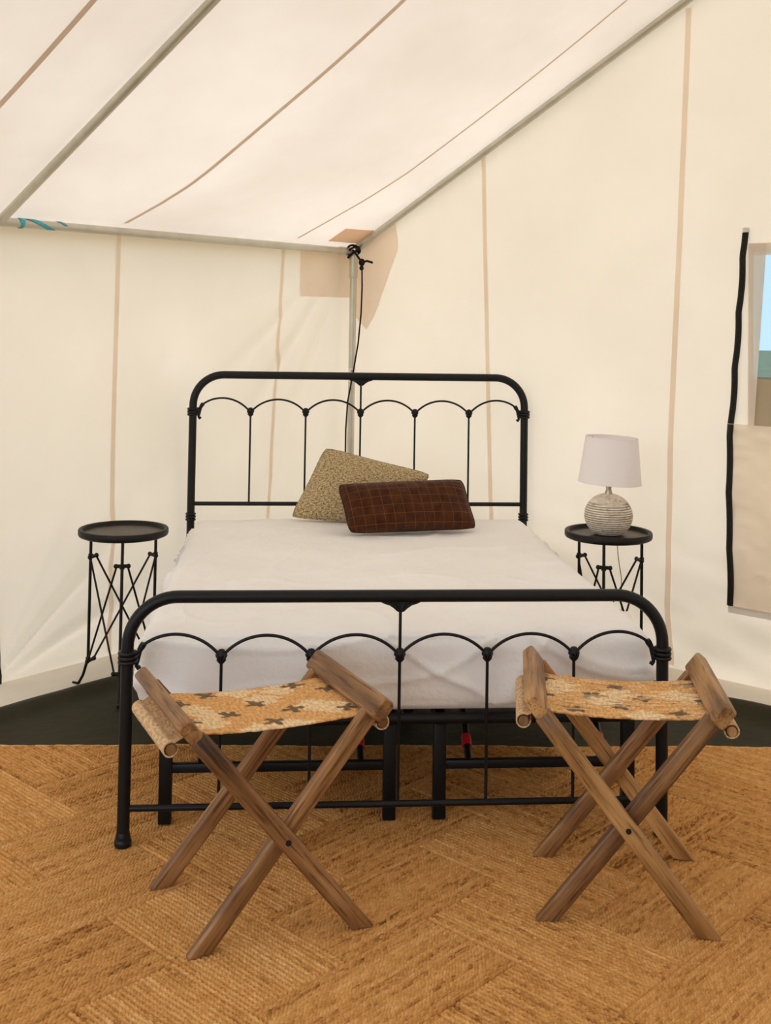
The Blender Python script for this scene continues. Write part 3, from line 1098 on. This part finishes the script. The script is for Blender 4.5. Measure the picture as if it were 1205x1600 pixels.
def board(y, ztop, zcol, zbot, zfoot, parent):
    m_ = MB()
    RC = 0.14
    pts = [(-BW, y, zfoot)]
    for i in range(1, 8):
        pts.append((-BW, y, zfoot + (ztop - RC - zfoot) * i / 7))
    for i in range(1, 15):
        a = PI / 2 * i / 14
        pts.append((-BW + RC - RC * math.cos(a), y, ztop - RC + RC * math.sin(a)))
    for i in range(1, 12):
        pts.append((-BW + RC + (2 * BW - 2 * RC) * i / 12, y, ztop))
    for i in range(0, 15):
        a = PI / 2 * i / 14
        pts.append((BW - RC + RC * math.sin(a), y, ztop - RC + RC * math.cos(a)))
    for i in range(1, 8):
        pts.append((BW, y, ztop - RC - (ztop - RC - zfoot) * i / 7))
    m_.tube(pts, 0.0178, 20, ref=(0, 1, 0))
    m_.build('bent_tube_frame', M_IRON, parent)
    m_ = MB(); m_.tube([(-BW, y, zbot), (0, y, zbot), (BW, y, zbot)], 0.0095, 12); m_.build('bottom_rail', M_IRON, parent)
    fin_prof = [(0.004, 0.020), (0.009, 0.018), (0.012, 0.012), (0.0165, 0.006), (0.0175, 0.001), (0.0150, -0.004), (0.0125, -0.006), (0.0138, -0.009), (0.0135, -0.013), (0.009, -0.018), (0.0058, -0.021), (0.005, -0.022)]
    me_f = MB().lathe(list(reversed(fin_prof)), 16, None, 0.85)
    # petal ridges
    for q in (-1, 0, 1):
        me_f.tube([(0.004 * q, -0.011, -0.016), (0.009 * q, -0.0145, -0.003), (0.012 * q, -0.012, 0.009)], [0.002, 0.0034, 0.002], 6)
        me_f.tube([(0.004 * q, 0.011, -0.016), (0.009 * q, 0.0145, -0.003), (0.012 * q, 0.012, 0.009)], [0.002, 0.0034, 0.002], 6)
    fin_mesh = me_f.mesh('finial', M_IRON, True, 50)
    for k in range(-2, 3):
        m_ = MB()
        zt = (ztop - 0.015) if k == 0 else zcol
        m_.tube([(k * SP, y, zbot), (k * SP, y, zt)], 0.0046, 10)
        m_.build('spindle', M_IRON, parent)
        put('finial', fin_mesh, parent, Matrix.Translation((k * SP, y, zcol)))
    for k in range(-3, 3):
        m_ = MB()
        if k == -3:
            arch_between(m_, -BW + 0.036, -2 * SP - 0.008, zcol + 0.026, zcol + 0.006, y, 0.046, 0.0046)
        elif k == 2:
            arch_between(m_, 2 * SP + 0.008, BW - 0.036, zcol + 0.006, zcol + 0.026, y, 0.046, 0.0046)
        else:
            arch_between(m_, k * SP + 0.008, (k + 1) * SP - 0.008, zcol + 0.006, zcol + 0.006, y, 0.052, 0.0046)
        m_.build('arch', M_IRON, parent)
    for sg in (-1, 1):
        m_ = MB()
        for q in range(3):
            zc = zcol - 0.014 + q * 0.0125
            pts = [(sg * BW + 0.0205 * math.cos(2 * PI * i / 20), y + 0.0205 * math.sin(2 * PI * i / 20), zc) for i in range(20)]
            m_.tube(pts, 0.0066, 8, closed=True)
            # webs running from each ring to the arch socket
            m_.tube([(sg * (BW - 0.018), y - 0.008, zc), (sg * (BW - 0.030), y - 0.008, zc + 0.004), (sg * (BW - 0.038), y - 0.002, zcol + 0.022)], [0.006, 0.006, 0.005], 8)
        m_.tube([(sg * (BW - 0.034), y, zcol + 0.018), (sg * (BW - 0.040), y, zcol + 0.028), (sg * (BW - 0.046), y, zcol + 0.037)], [0.008, 0.0095, 0.009], 10)
        m_.tube([(sg * (BW - 0.036), y, zcol + 0.02), (sg * (BW - 0.030), y, zcol - 0.006), (sg * (BW - 0.026), y, zcol - 0.026), (sg * (BW - 0.031), y, zcol - 0.034), (sg * (BW - 0.036), y, zcol - 0.030), (sg * (BW - 0.033), y, zcol - 0.024)], [0.006, 0.006, 0.0055, 0.005, 0.0045, 0.003], 8, ref=(0, 1, 0))
        m_.build('post_collar', M_IRON, parent)
    # fan bracket under the middle of the top rail
    m_ = MB()
    zr = ztop - 0.0165
    out = [(-0.060, 0.002), (-0.048, -0.004), (-0.032, -0.009), (-0.020, -0.017), (-0.010, -0.026), (0, -0.029), (0.010, -0.026), (0.020, -0.017), (0.032, -0.009), (0.048, -0.004), (0.060, 0.002)]
    vs_ = [(a, y - 0.009, zr + b) for a, b in out] + [(a, y + 0.009, zr + b) for a, b in out]
    n_ = len(out)
    fs_ = [tuple(range(n_)), tuple(reversed(range(n_, 2 * n_)))] + [(i, i + n_, (i + 1) % n_ + n_, (i + 1) % n_) for i in range(n_)]
    m_.add(vs_, fs_)
    for q in range(-4, 5):
        for sy in (-1, 1):
            m_.tube([(0.001 * q, y + sy * 0.010, zr - 0.025), (0.006 * q, y + sy * 0.011, zr - 0.010 + 0.0008 * abs(q)), (0.0125 * q, y + sy * 0.010, zr + 0.001)], [0.0012, 0.0028, 0.0014], 6)
    m_.build('fan_bracket', M_IRON, parent)
    for sg in (-1, 1):
        m_ = MB()
        m_.lathe([(0.017, 0.0), (0.0225, 0.001), (0.0245, 0.008), (0.0245, 0.016), (0.021, 0.021), (0.0215, 0.025), (0.0195, 0.034), (0.0182, 0.04)], 20, Matrix.Translation((sg * BW, y, zfoot - 0.001)))
        m_.build('post_foot', M_IRON, parent)


board(0.0, 0.6936, 0.5257, 0.1038, 0.001, bed)
HY = 2.06
board(HY, 1.2198, 1.0502, 0.6273, GZ + 0.001, bed)
# extra rings low on the head posts
for sg in (-1, 1):
    m_ = MB()
    for q in range(3):
        pts = [(sg * BW + 0.019 * math.cos(2 * PI * i / 18), HY + 0.019 * math.sin(2 * PI * i / 18), 0.555 + q * 0.013) for i in range(18)]
        m_.tube(pts, 0.0055, 8, closed=True)
    m_.build('bolt_collar', M_IRON, bed)

# folding steel platform under the mattress
PZ = 0.315
m_ = MB()
rr = 0.05
pts = []
x0, x1, y0, y1 = -0.735, 0.735, 0.085, 2.02
for (cx, cy, a0) in ((x1 - rr, y1 - rr, 0), (x0 + rr, y1 - rr, 90), (x0 + rr, y0 + rr, 180), (x1 - rr, y0 + rr, 270)):
    for i in range(7):
        a = math.radians(a0 + 90 * i / 6)
        pts.append((cx + rr * math.cos(a), cy + rr * math.sin(a), PZ))
m_.tube(pts, 0.017, 10, closed=True)
m_.build('platform_rim', M_IRON, bed)
for q in range(14):
    m_ = MB(); yy = 0.19 + q * 0.134
    m_.tube([(-0.72, yy, PZ + 0.008), (0.72, yy, PZ + 0.008)], 0.006, 8)
    m_.build('platform_wire', M_IRON, bed)
for xx in (-0.012, 0.136):
    m_ = MB(); m_.box((xx, 1.05, PZ - 0.012), (0.03, 1.9, 0.03), 0.004); m_.build('platform_beam', M_IRON, bed)
for yy, xs in ((0.145, (-0.674, -0.012, 0.138, 0.715)), (1.05, (-0.674, -0.012, 0.138, 0.70)), (1.93, (-0.674, -0.012, 0.138, 0.70))):
    zf = 0.001 if yy < 0.6 else GZ + 0.001
    for xx in xs:
        m_ = MB(); m_.box((xx, yy, (PZ + zf) / 2), (0.038, 0.034, PZ - zf), 0.003); m_.build('platform_leg', M_IRON, bed)
    for a, b in ((xs[0], xs[1]), (xs[2], xs[3])):
        m_ = MB(); m_.box(((a + b) / 2, yy, 0.160), (b - a - 0.02, 0.024, 0.026), 0.003); m_.build('leg_crossbar', M_IRON, bed)
for xx, lean in ((-0.575, 0.0), (-0.098, 0.0), (0.228, 0.02), (0.640, 0.04)):
    m_ = MB()
    m_.tube([(xx, 0.15, 0.165), (xx + lean, 0.50, PZ)], 0.011, 10)
    st = m_.build('folding_strut', M_IRON, bed)
    m_ = MB()
    m_.tube([(xx + lean * 0.16, 0.206, 0.189), (xx + lean * 0.26, 0.241, 0.204)], 0.0155, 12)
    tag(m_.build('lock_sleeve', M_RED, st), 'red plastic lock sleeve')


# ------------------------------------------------------------------ mattress in a white sheet
def rounded_box(cen, half, rad, step, disp):
    cen = np.array(cen); half = np.array(half)
    vmap, V, F = {}, [], []
    for ax in range(3):
        for sg in (-1, 1):
            u, v = [(1, 2), (2, 0), (0, 1)][ax]
            nu = max(2, int(2 * half[u] / step)); nv = max(2, int(2 * half[v] / step))
            ids = {}
            for i in range(nu + 1):
                for j in range(nv + 1):
                    p = np.zeros(3)
                    p[ax] = sg * half[ax]; p[u] = -half[u] + 2 * half[u] * i / nu; p[v] = -half[v] + 2 * half[v] * j / nv
                    key = tuple(np.round(p, 5))
                    if key not in vmap:
                        inner = np.clip(p, -(half - rad), half - rad)
                        dv = p - inner
                        n = dv / (np.linalg.norm(dv) + 1e-12)
                        q = inner + n * np.minimum(rad, np.linalg.norm(dv)) if np.linalg.norm(dv) > 1e-9 else p
                        if np.count_nonzero(np.abs(dv) > 1e-9) >= 2:
                            q = inner + n * np.max(np.abs(dv))
                        vmap[key] = len(V)
                        V.append(tuple(disp(Vector(q + cen), Vector(n))))
                    ids[i, j] = vmap[key]
            for i in range(nu):
                for j in range(nv):
                    f = (ids[i, j], ids[i + 1, j], ids[i + 1, j + 1], ids[i, j + 1])
                    F.append(f if sg > 0 else f[::-1])
    return V, F


def ridge(x, y, z):
    return 1 - abs(noise.noise(Vector((x, y, z)))) * 2


def mat_disp(p, n):
    d = 0.0
    if n.z > 0.7:                                  # top: almost flat with long soft wrinkles
        d += 0.004 * nz(p.x * 2.2, p.y * 2.2, 1) + 0.0022 * nz(p.x * 9, p.y * 5, 2) + 0.007 * max(0, ridge(p.x * 2.2 + p.y * 0.8, p.y * 2.6 - p.x, 7.0)) ** 9
        ex = min(p.x + 0.76, 0.775 - p.x)
        d += 0.004 * math.exp(-ex / 0.06) * nz(p.x * 9, p.y * 14, 4)
    else:
        a = p.x * 1.7 + p.z * 3.4 + 0.6 * nz(p.x * 2.5, p.z * 4, 6)
        d += 0.006 * nz(p.x * 3, p.y * 3, p.z * 4) + 0.016 * max(0, ridge(a * 1.6, p.y * 2, p.z * 3.0 + p.x)) ** 9
        d += 0.010 * max(0, ridge(p.x * 1.7 - p.z * 6 + 2.0 * nz(p.x * 1.5, p.z * 3, 1), p.y * 3, 4.0)) ** 8
        # tucked lower edge pulls in, middle bulges
        t = (p.z - 0.335) / 0.235
        d += 0.010 * math.sin(PI * min(1, max(0, t))) - 0.006
    if n.z < -0.5:
        d = 0
    c = p.x < -0.6 and p.y < 0.25
    if c:
        d += 0.005 * max(0, ridge(p.x * 7 + p.z * 6, p.y * 4, 3)) ** 3
    return p + n * d


V, F = rounded_box((0.0075, 1.04, 0.452), (0.7625, 0.975, 0.1175), 0.052, 0.0095, mat_disp)
mb = MB(); mb.v = V; mb.f = F
mt = mb.build('mattress', M_SHEET, None, True, None)
tag(mt, 'mattress in a plain white sheet on the black iron bed', 'mattress')
# folded crease of the sheet along the foot edge and the tucked hem below
# ------------------------------------------------------------------ pillows


def pillow(name, TLc, TRc, BLc, BRc, thick, mat, label, n=44, pinch=0.05, pw=2.6):
    TLc, TRc, BLc, BRc = map(Vector, (TLc, TRc, BLc, BRc))
    c = (TLc + TRc + BLc + BRc) / 4
    U = ((TRc - TLc) + (BRc - BLc)) / 4
    V_ = ((TLc - BLc) + (TRc - BRc)) / 4
    N = U.cross(V_).normalized()
    P = {}
    verts, faces, uvs = [], [], []
    for side in (1, -1):
        for i in range(n + 1):
            for j in range(n + 1):
                u = -1 + 2 * i / n; v = -1 + 2 * j / n
                if side < 0 and (i in (0, n) or j in (0, n)):
                    P[side, i, j] = P[1, i, j]
                    continue
                uu = u * (1 - pinch * (1 - v * v) * abs(u) - 0.045 * abs(v) ** 7); vv = v * (1 - pinch * 1.2 * (1 - u * u) * abs(v) - 0.06 * abs(u) ** 7)
                # bilinear corners
                a, b = (uu + 1) / 2, (vv + 1) / 2
                pos = (BLc * (1 - a) + BRc * a) * (1 - b) + (TLc * (1 - a) + TRc * a) * b
                t = ((1 - abs(u) ** pw) * (1 - abs(v) ** pw)) ** 0.55
                d = thick / 2 * t * (1 + 0.12 * nz(u * 1.6, v * 1.6, thick * 50)) + 0.004 * nz(u * 5, v * 5, 2) * t
                # gathers near the seams
                e = max(abs(u), abs(v))
                d += 0.0025 * math.sin((v if abs(u) > abs(v) else u) * 34) * max(0, (e - 0.72)) / 0.28 * (1 - e) * 6
                P[side, i, j] = len(verts)
                verts.append(pos + N * (d * side) - c)
                uvs.append(((u + 1) / 2, (v + 1) / 2))
        for i in range(n):
            for j in range(n):
                f = (P[side, i, j], P[side, i + 1, j], P[side, i + 1, j + 1], P[side, i, j + 1])
                faces.append(f if side > 0 else f[::-1])
    m_ = MB(); m_.v = [tuple(v) for v in verts]; m_.f = faces
    root = thing(name, label, 'pillow', tuple(c))
    me = m_.mesh('pillow_cover', mat, True, None)
    lay = me.uv_layers.new(name='UVMap')
    for lp in me.loops:
        lay.data[lp.index].uv = uvs[lp.vertex_index]
    put('pillow_cover', me, root)
    # piped seam round the edge
    ring = [(i, 0) for i in range(n)] + [(n, j) for j in range(n)] + [(n - i, n) for i in range(n)] + [(0, n - j) for j in range(n)]
    pm = MB(); pm.tube([verts[P[1, i, j]] for i, j in ring], 0.0035, 6, closed=True)
    po = pm.build('piping', mat, root)
    lay = po.data.uv_layers.new(name='UVMap')
    for lp in po.data.loops:
        co = po.data.vertices[lp.vertex_index].co
        lay.data[lp.index].uv = (co.x * 2 + 0.02, co.z * 2 + 0.02)
    return root


tTL, tTR, tBL = Vector((-0.165, 1.985, 0.900)), Vector((0.322, 1.93, 0.785)), Vector((-0.322, 1.885, 0.592))
pillow('tweed_pillow', tTL, tTR, tBL, tBL + (tTR - tTL) + Vector((0, 0, 0.09)), 0.15, M_TWEED, 'square beige tweed pillow leaning tilted against the headboard', 44, 0.03, 2.4)
pillow('velvet_pillow', (-0.120, 1.66, 0.775), (0.442, 1.775, 0.784), (-0.070, 1.535, 0.588), (0.490, 1.65, 0.588), 0.14, M_VELVET, 'oblong dark brown checked velvet pillow in front of the tweed one', 44, 0.02, 2.8)


# ------------------------------------------------------------------ side tables
def side_table(loc, rot, label):
    root = thing('side_table', label, 'side table', (loc[0], loc[1], GZ), 0, 'round bedside tables')
    R_, H_ = 0.178, 0.636 - GZ
    m_ = MB()
    m_.lathe([(0.001, H_ - 0.030), (R_ - 0.012, H_ - 0.030), (R_ - 0.003, H_ - 0.026), (R_, H_ - 0.020), (R_, H_ - 0.004), (R_ - 0.003, H_), (R_ - 0.014, H_), (R_ - 0.017, H_ - 0.003), (R_ - 0.019, H_ - 0.016), (R_ - 0.021, H_ - 0.018)], 64, None, 1.0, False)
    m_.build('rim', M_TABLEIRON, root)
    m_ = MB()
    m_.lathe([(0.001, H_ - 0.028), (R_ - 0.0195, H_ - 0.028), (R_ - 0.0195, H_ - 0.0150), (0.001, H_ - 0.0150)], 64)
    m_.build('table_top', M_TABLEWOOD, root, True, 30)
    rl, zu, zl = 0.149, 0.512 - GZ, 0.098 - GZ
    leg = []
    for k in range(3):
        a = rot + k * 2 * PI / 3
        er = Vector((math.cos(a), math.sin(a), 0)); et = Vector((-math.sin(a), math.cos(a), 0))
        leg.append((er, et))
        m_ = MB()
        p = er * rl
        m_.tube([p + Vector((0, 0, H_ - 0.03)), p + Vector((0, 0, zl + 0.01)), p + er * 0.004 + Vector((0, 0, zl - 0.006)), p + er * 0.022 + Vector((0, 0, 0.045)), p + er * 0.040 + Vector((0, 0, 0.014)), p + er * 0.050 + Vector((0, 0, 0.009)), p + er * 0.068 + Vector((0, 0, 0.0085))], [0.0062, 0.0062, 0.0062, 0.0058, 0.0058, 0.007, 0.008], 10)
        m_.build('leg', M_TABLEIRON, root)
        for z in (zu, zl):
            m_ = MB()
            c = p - er * 0.012
            m_.tube([c - et * 0.024 + Vector((0, 0, z)), c + et * 0.024 + Vector((0, 0, z))], 0.0075, 8)
            m_.ball(c - et * 0.024 + Vector((0, 0, z)), 0.0095, 8, 6); m_.ball(c + et * 0.024 + Vector((0, 0, z)), 0.0095, 8, 6)
            m_.tube([p + Vector((0, 0, z - 0.009)), p + Vector((0, 0, z + 0.009))], 0.0098, 10)
            m_.build('bracket', M_TABLEIRON, root)
    for i in range(3):
        for j in range(3):
            if i == j:
                continue
            si = 1 if (j - i) % 3 == 1 else -1
            (er, et), (fr2, ft) = leg[i], leg[j]
            a = er * (rl - 0.012) + et * (0.021 * si) + Vector((0, 0, zu))
            b = fr2 * (rl - 0.012) - ft * (0.021 * si) + Vector((0, 0, zl))
            m_ = MB(); m_.tube([a, b], 0.0041, 8); m_.build('cross_rod', M_TABLEIRON, root)
    return root


side_table((-0.986, 1.395), math.radians(-83), 'black round side table standing empty left of the bed')
TX, TY = 0.985, 1.345
side_table((TX, TY), math.radians(-112), 'black round side table under the lamp right of the bed')

# lamp
LZ = 0.636 - 0.0145
lamp = thing('table_lamp', 'ribbed whitewashed globe lamp with white shade on the right table', 'lamp', (TX, TY, LZ))
prof = []
n = 190
for i in range(n + 1):
    t = i / n
    an = -1.02 + (1.40 + 1.02) * t
    z = 0.0770 + 0.0900 * math.sin(an)
    r = 0.0995 * math.cos(an)
    groove = 0.0045 * (0.5 + 0.5 * math.cos(2 * PI * z / 0.0092)) ** 2 * min(1, max(0, (0.150 - z) / 0.03))
    prof.append((max(0.001, r - groove), z))
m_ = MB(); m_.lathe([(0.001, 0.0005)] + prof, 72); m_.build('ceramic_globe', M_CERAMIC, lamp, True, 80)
m_ = MB(); m_.lathe([(0.0170, 0.158), (0.0165, 0.164), (0.0105, 0.186), (0.0118, 0.189), (0.0118, 0.197), (0.0085, 0.199), (0.0085, 0.260)], 24); m_.build('neck', M_BRASS, lamp)
sh = MB()
tl = Matrix.Translation((0.004, 0, 0.2055)) @ Matrix.Rotation(math.radians(2.3), 4, 'Y')
rb_, rt_, hs = 0.129, 0.107, 0.188
sh.lathe([(rb_ - 0.0015, 0.004), (rt_ - 0.0015, 0.004 + hs)], 64, tl, 1.0, False)
sh.lathe([(rb_ - 0.0015, 0.004), (rb_, 0.004), (rt_, 0.004 + hs), (rt_ - 0.0015, 0.004 + hs)], 64, tl, 1.0, False)
so = sh.build('lamp_shade', M_SHADE, lamp, True, 30)
m_ = MB()
for (rr_, zz) in ((rb_, 0.006), (rt_, 0.002 + hs)):
    m_.tube([tl @ Vector((rr_ * math.cos(2 * PI * i / 48), rr_ * math.sin(2 * PI * i / 48), zz)) for i in range(48)], 0.0016, 6, closed=True)
m_.build('shade_binding', M_SHADE, so)
m_ = MB()
for k in range(3):
    a = 2.2 + k * 2 * PI / 3
    m_.tube([tl @ Vector((0.010 * math.cos(a), 0.010 * math.sin(a), 0.15)), tl @ Vector(((rt_ - 0.004) * math.cos(a), (rt_ - 0.004) * math.sin(a), hs - 0.006))], 0.0016, 6)
m_.lathe([(0.012, 0.146), (0.014, 0.148), (0.014, 0.154), (0.012, 0.156)], 16, tl)
m_.build('shade_spider', M_BRASS, so)
m_ = MB()
m_.tube([(0.03, 0.09, 0.012), (0.08, 0.14, 0.018), (0.105, 0.154, 0.020), (0.108, 0.162, -0.01), (0.095, 0.165, -0.045), (0.086, 0.165, -0.085), (0.090, 0.165, -0.13), (0.106, 0.17, -0.22), (0.11, 0.18, -0.40), (0.115, 0.2, -0.605)], 0.0024, 8)
m_.build('flex', M_CORD, lamp)

# ------------------------------------------------------------------ folding stools


def rounded_rect(hx, hy, c):
    pts = []
    for (sx, sy, a0) in ((1, 1, 0), (-1, 1, 90), (-1, -1, 180), (1, -1, 270)):
        for i in range(4):
            a = math.radians(a0 + 90 * i / 3)
            pts.append((sx * (hx - c) + c * math.cos(a), sy * (hy - c) + c * math.sin(a)))
    return pts


def stick(name, hx, hy, c, t0, t1, mat, parent, mtx, tilt0=0.0, tilt1=0.0, endc=0.004):
    """straight stick along local z, ends cut at a slope (z shift per unit of local x)"""
    sec = rounded_rect(hx, hy, c)
    n = len(sec)
    rings = [(t0, 0.86, tilt0), (t0 + endc, 1.0, tilt0)]
    for i in range(1, 8):
        t = t0 + (t1 - t0) * i / 8
        rings.append((t, 1.0, 0.0))
    rings += [(t1 - endc, 1.0, tilt1), (t1, 0.86, tilt1)]
    vs_, fs_ = [], []
    for (t, k, tl_) in rings:
        for (x, y) in sec:
            vs_.append((x * k, y * k, t + tl_ * x))
    for i in range(len(rings) - 1):
        for q in range(n):
            q2 = (q + 1) % n
            fs_.append((i * n + q, i * n + q2, (i + 1) * n + q2, (i + 1) * n + q))
    fs_.append(tuple(reversed(range(n)))); fs_.append(tuple((len(rings) - 1) * n + q for q in range(n)))
    m_ = MB(); m_.add(vs_, fs_)
    return put(name, m_.mesh(name, mat, True, 35), parent, mtx)


ORANGE, CREAM, DARK, PALE = (np.array(srgb(*c)[:3]) for c in ((222, 170, 106), (236, 208, 164), (112, 88, 62), (214, 180, 138)))


def weave_color(u, v, motifs, creams, mottled):
    c = ORANGE.copy()
    du = 0.010 * round(u / 0.010); dv = 0.014 * round(v / 0.014)
    for (a, b) in creams:
        x, y = (du - a) / 0.13, (dv - b) / 0.15
        dd = abs(x) + abs(y) + 0.35 * nz(du * 22, dv * 22, a * 9)
        if dd < 1.0:
            c = CREAM.copy()
    for (a, b) in motifs:
        x, y = (du - a) / 0.062, (dv - b) / 0.085
        an = math.atan2(y, x); rr_ = math.hypot(x, y)
        if rr_ < 0.78 + 0.30 * math.cos(4 * an + a * 9) + 0.35 * nz(du * 40, dv * 40, 1.0):
            c = DARK.copy()
    if mottled:
        k = nz(u * 6, v * 22, 3.3)
        if k > 0.12:
            c = c * 0.6 + CREAM * 0.4
        if nz(u * 9, v * 46, 6.3) > 0.40:
            c = c * 0.45 + DARK * 0.55
    return c * (1 + 0.10 * nz(u * 12, v * 50, 2))


def stool(loc, th, a, b, c, h, label, motifs, creams, mottled, wood, dhr=0.0):
    root = thing('folding_stool', label, 'stool', (loc[0], loc[1], 0.0), th, 'wooden folding stools at the foot of the bed')
    Tt = 0.017
    hw, ht = 0.0225, 0.0140
    ebar = b + Tt + ht + 0.001
    dirs = {}
    for (nm, fu, tu, v, hh) in (('A', a, -c, -b - Tt, h), ('B', -a, c, -b + Tt, h + dhr), ('C', -a, c, b - Tt, h + dhr), ('D', a, -c, b + Tt, h)):
        d = Vector((tu - fu, 0, hh)); L_ = d.length; d.normalize()
        nn = Vector((0, 1, 0)).cross(d).normalized()
        mtx = Matrix(((nn.x, 0, d.x, fu), (nn.y, 1, d.y, v), (nn.z, 0, d.z, 0), (0, 0, 0, 1)))
        stick('leg', hw, ht, 0.007, 0.0, L_ - 0.018, wood[0 if nm in 'BC' else 1], root, mtx, -nn.z / d.z, 0.0)
        dirs[nm] = (d, nn)
    for (nm, sgn, hh) in (('A', -1, h), ('B', 1, h + dhr)):
        d, nn = dirs[nm]
        cpos = Vector((sgn * c, 0, hh)) + d * 0.006
        ln = ebar if sgn < 0 else ebar + 0.005
        # local x = leg direction, local y = across, local z = along the bar
        xd = d; zd = Vector((0, 1, 0)); yd = zd.cross(xd)
        mtx = Matrix(((xd.x, yd.x, zd.x, cpos.x), (xd.y, yd.y, zd.y, cpos.y), (xd.z, yd.z, zd.z, cpos.z), (0, 0, 0, 1)))
        stick('top_bar', 0.030, 0.0185, 0.009, -ln, ln, wood[1], root, mtx, 0, 0, 0.008)
    # pivot bolts, front and back
    zp = h * a / (a + c)
    for (yy, sy) in ((-b - Tt - ht, -1), (b + Tt + ht, 1)):
        m_ = MB(); m_.tube([(0, yy - 0.003 * -sy * -1, zp), (0, yy + 0.0025 * sy, zp)], [0.0075, 0.0068], 14); m_.build('pivot_bolt', M_BLACK, root)
    # sling: rolled hem outside each bar, under the bar, sagging between
    fhw = b - Tt - ht - 0.004
    rr_ = 0.0175
    path, us = [], []
    roll = {}
    for sgn in (-1, 1):
        hh = h + (dhr if sgn > 0 else 0)
        roll[sgn] = (sgn * (c + 0.034), hh - 0.050)
    ql = []
    cx_, cz_ = roll[-1]
    for i in range(15):
        an = math.radians(-20 - 340 + 250 * (1 - i / 14) * 0) if False else math.radians(60 + 300 * (1 - i / 14))
        ql.append((cx_ + rr_ * math.cos(an), cz_ + rr_ * math.sin(an), -1))
    dA = dirs['A'][0]; nA = dirs['A'][1]
    bl = Vector((-c, 0, h)) - dA * 0.028
    br = Vector((c, 0, h + dhr)) - dirs['B'][0] * 0.028
    path += ql
    uL, uR = bl.x + 0.004, br.x - 0.004
    for i in range(141):
        t = i / 140
        u = (uL - 0.020) + (uR - uL + 0.040) * t
        zz = bl.z + (br.z - bl.z) * t - 0.012 * math.sin(PI * t)
        path.append((u, zz, t))
    cx_, cz_ = roll[1]
    for i in range(15):
        an = math.radians(120 - 300 * i / 14)
        path.append((cx_ + rr_ * math.cos(an), cz_ + rr_ * math.sin(an), 2))
    nv_ = 90
    P = np.zeros((len(path), nv_, 3)); UVs = np.zeros((len(path), nv_, 2)); cols = np.zeros((len(path), nv_, 3))
    dist = 0
    for i, (u, z, t) in enumerate(path):
        if i:
            dist += math.hypot(u - path[i - 1][0], z - path[i - 1][1])
        for j in range(nv_):
            v = -fhw + 2 * fhw * j / (nv_ - 1)
            k = math.sin(PI * min(1, max(0, t))) if 0 <= t <= 1 else 0
            vv = v * (1 - 0.03 * k) + 0.0012 * nz(dist * 60, j * 0.0, 5) * (1 if j in (0, nv_ - 1) else 0)
            P[i, j] = (u, vv, z + 0.0016 * nz(dist * 45, v * 45, 2) + 0.004 * k * nz(dist * 7, v * 7, 3))
            UVs[i, j] = (dist, v)
            if 0 <= t <= 1:
                cols[i, j] = weave_color(t, j / (nv_ - 1), motifs, creams, mottled)
            else:
                cols[i, j] = PALE * (1 + 0.22 * nz(dist * 90, v * 120, 4))
    me = grid_mesh('sling_seat', P, M_KILIM, UVs, True)
    at = me.color_attributes.new('weave', 'FLOAT_COLOR', 'POINT')
    rgba = np.ones((len(path) * nv_, 4), np.float32); rgba[:, :3] = cols.reshape(-1, 3)
    at.data.foreach_set('color', rgba.ravel())
    so_ = put('sling_seat', me, root)
    sm = so_.modifiers.new('thickness', 'SOLIDIFY'); sm.thickness = 0.004; sm.offset = 0
    for sgn in (-1, 1):
        m_ = MB(); m_.tube([(roll[sgn][0], -fhw - 0.003, roll[sgn][1]), (roll[sgn][0], fhw + 0.003, roll[sgn][1])], 0.0125, 14)
        m_.build('dowel', wood[0], root)
    return root


mot1 = [(0.28, 0.91), (0.09, 0.71), (0.07, 0.26), (0.31, 0.4), (0.5, 0.6), (0.79, 0.92), (0.66, 0.37), (0.95, 0.69), (0.5, 0.14), (0.93, 0.2)]
cre1 = [(0.12, 0.6), (0.21, 0.42), (0.55, 0.69), (0.77, 0.38), (0.45, 0.93), (0.86, 0.26), (0.39, -0.01), (0.57, 0.03), (0.16, 0.22), (0.70, 0.88)]
mot2 = [(0.06, 0.87), (0.04, 0.42), (0.21, 0.12), (0.33, 0.54), (0.48, 0.79), (0.49, 0.26), (0.63, 0.5), (0.81, 0.12), (0.94, 0.85), (0.97, 0.4)]
cre2 = [(0.16, 0.76), (0.12, 0.61), (0.82, 0.58), (0.4, 0.39), (0.94, 0.48), (0.62, 0.06), (0.5, 0.61)]
stool((-0.392, -0.335), 0.358, 0.202, 0.194, 0.240, 0.527, 'folding wooden stool with patterned woven seat at the left foot of the bed', mot1, cre1, False, (M_WOOD, M_WOOD), -0.010)
stool((0.560, -0.316), -0.189, 0.196, 0.192, 0.224, 0.530, 'lighter folding wooden stool with mottled woven seat at the right foot of the bed', mot2, cre2, True, (M_WOOD, M_WOODLIGHT), 0.0)
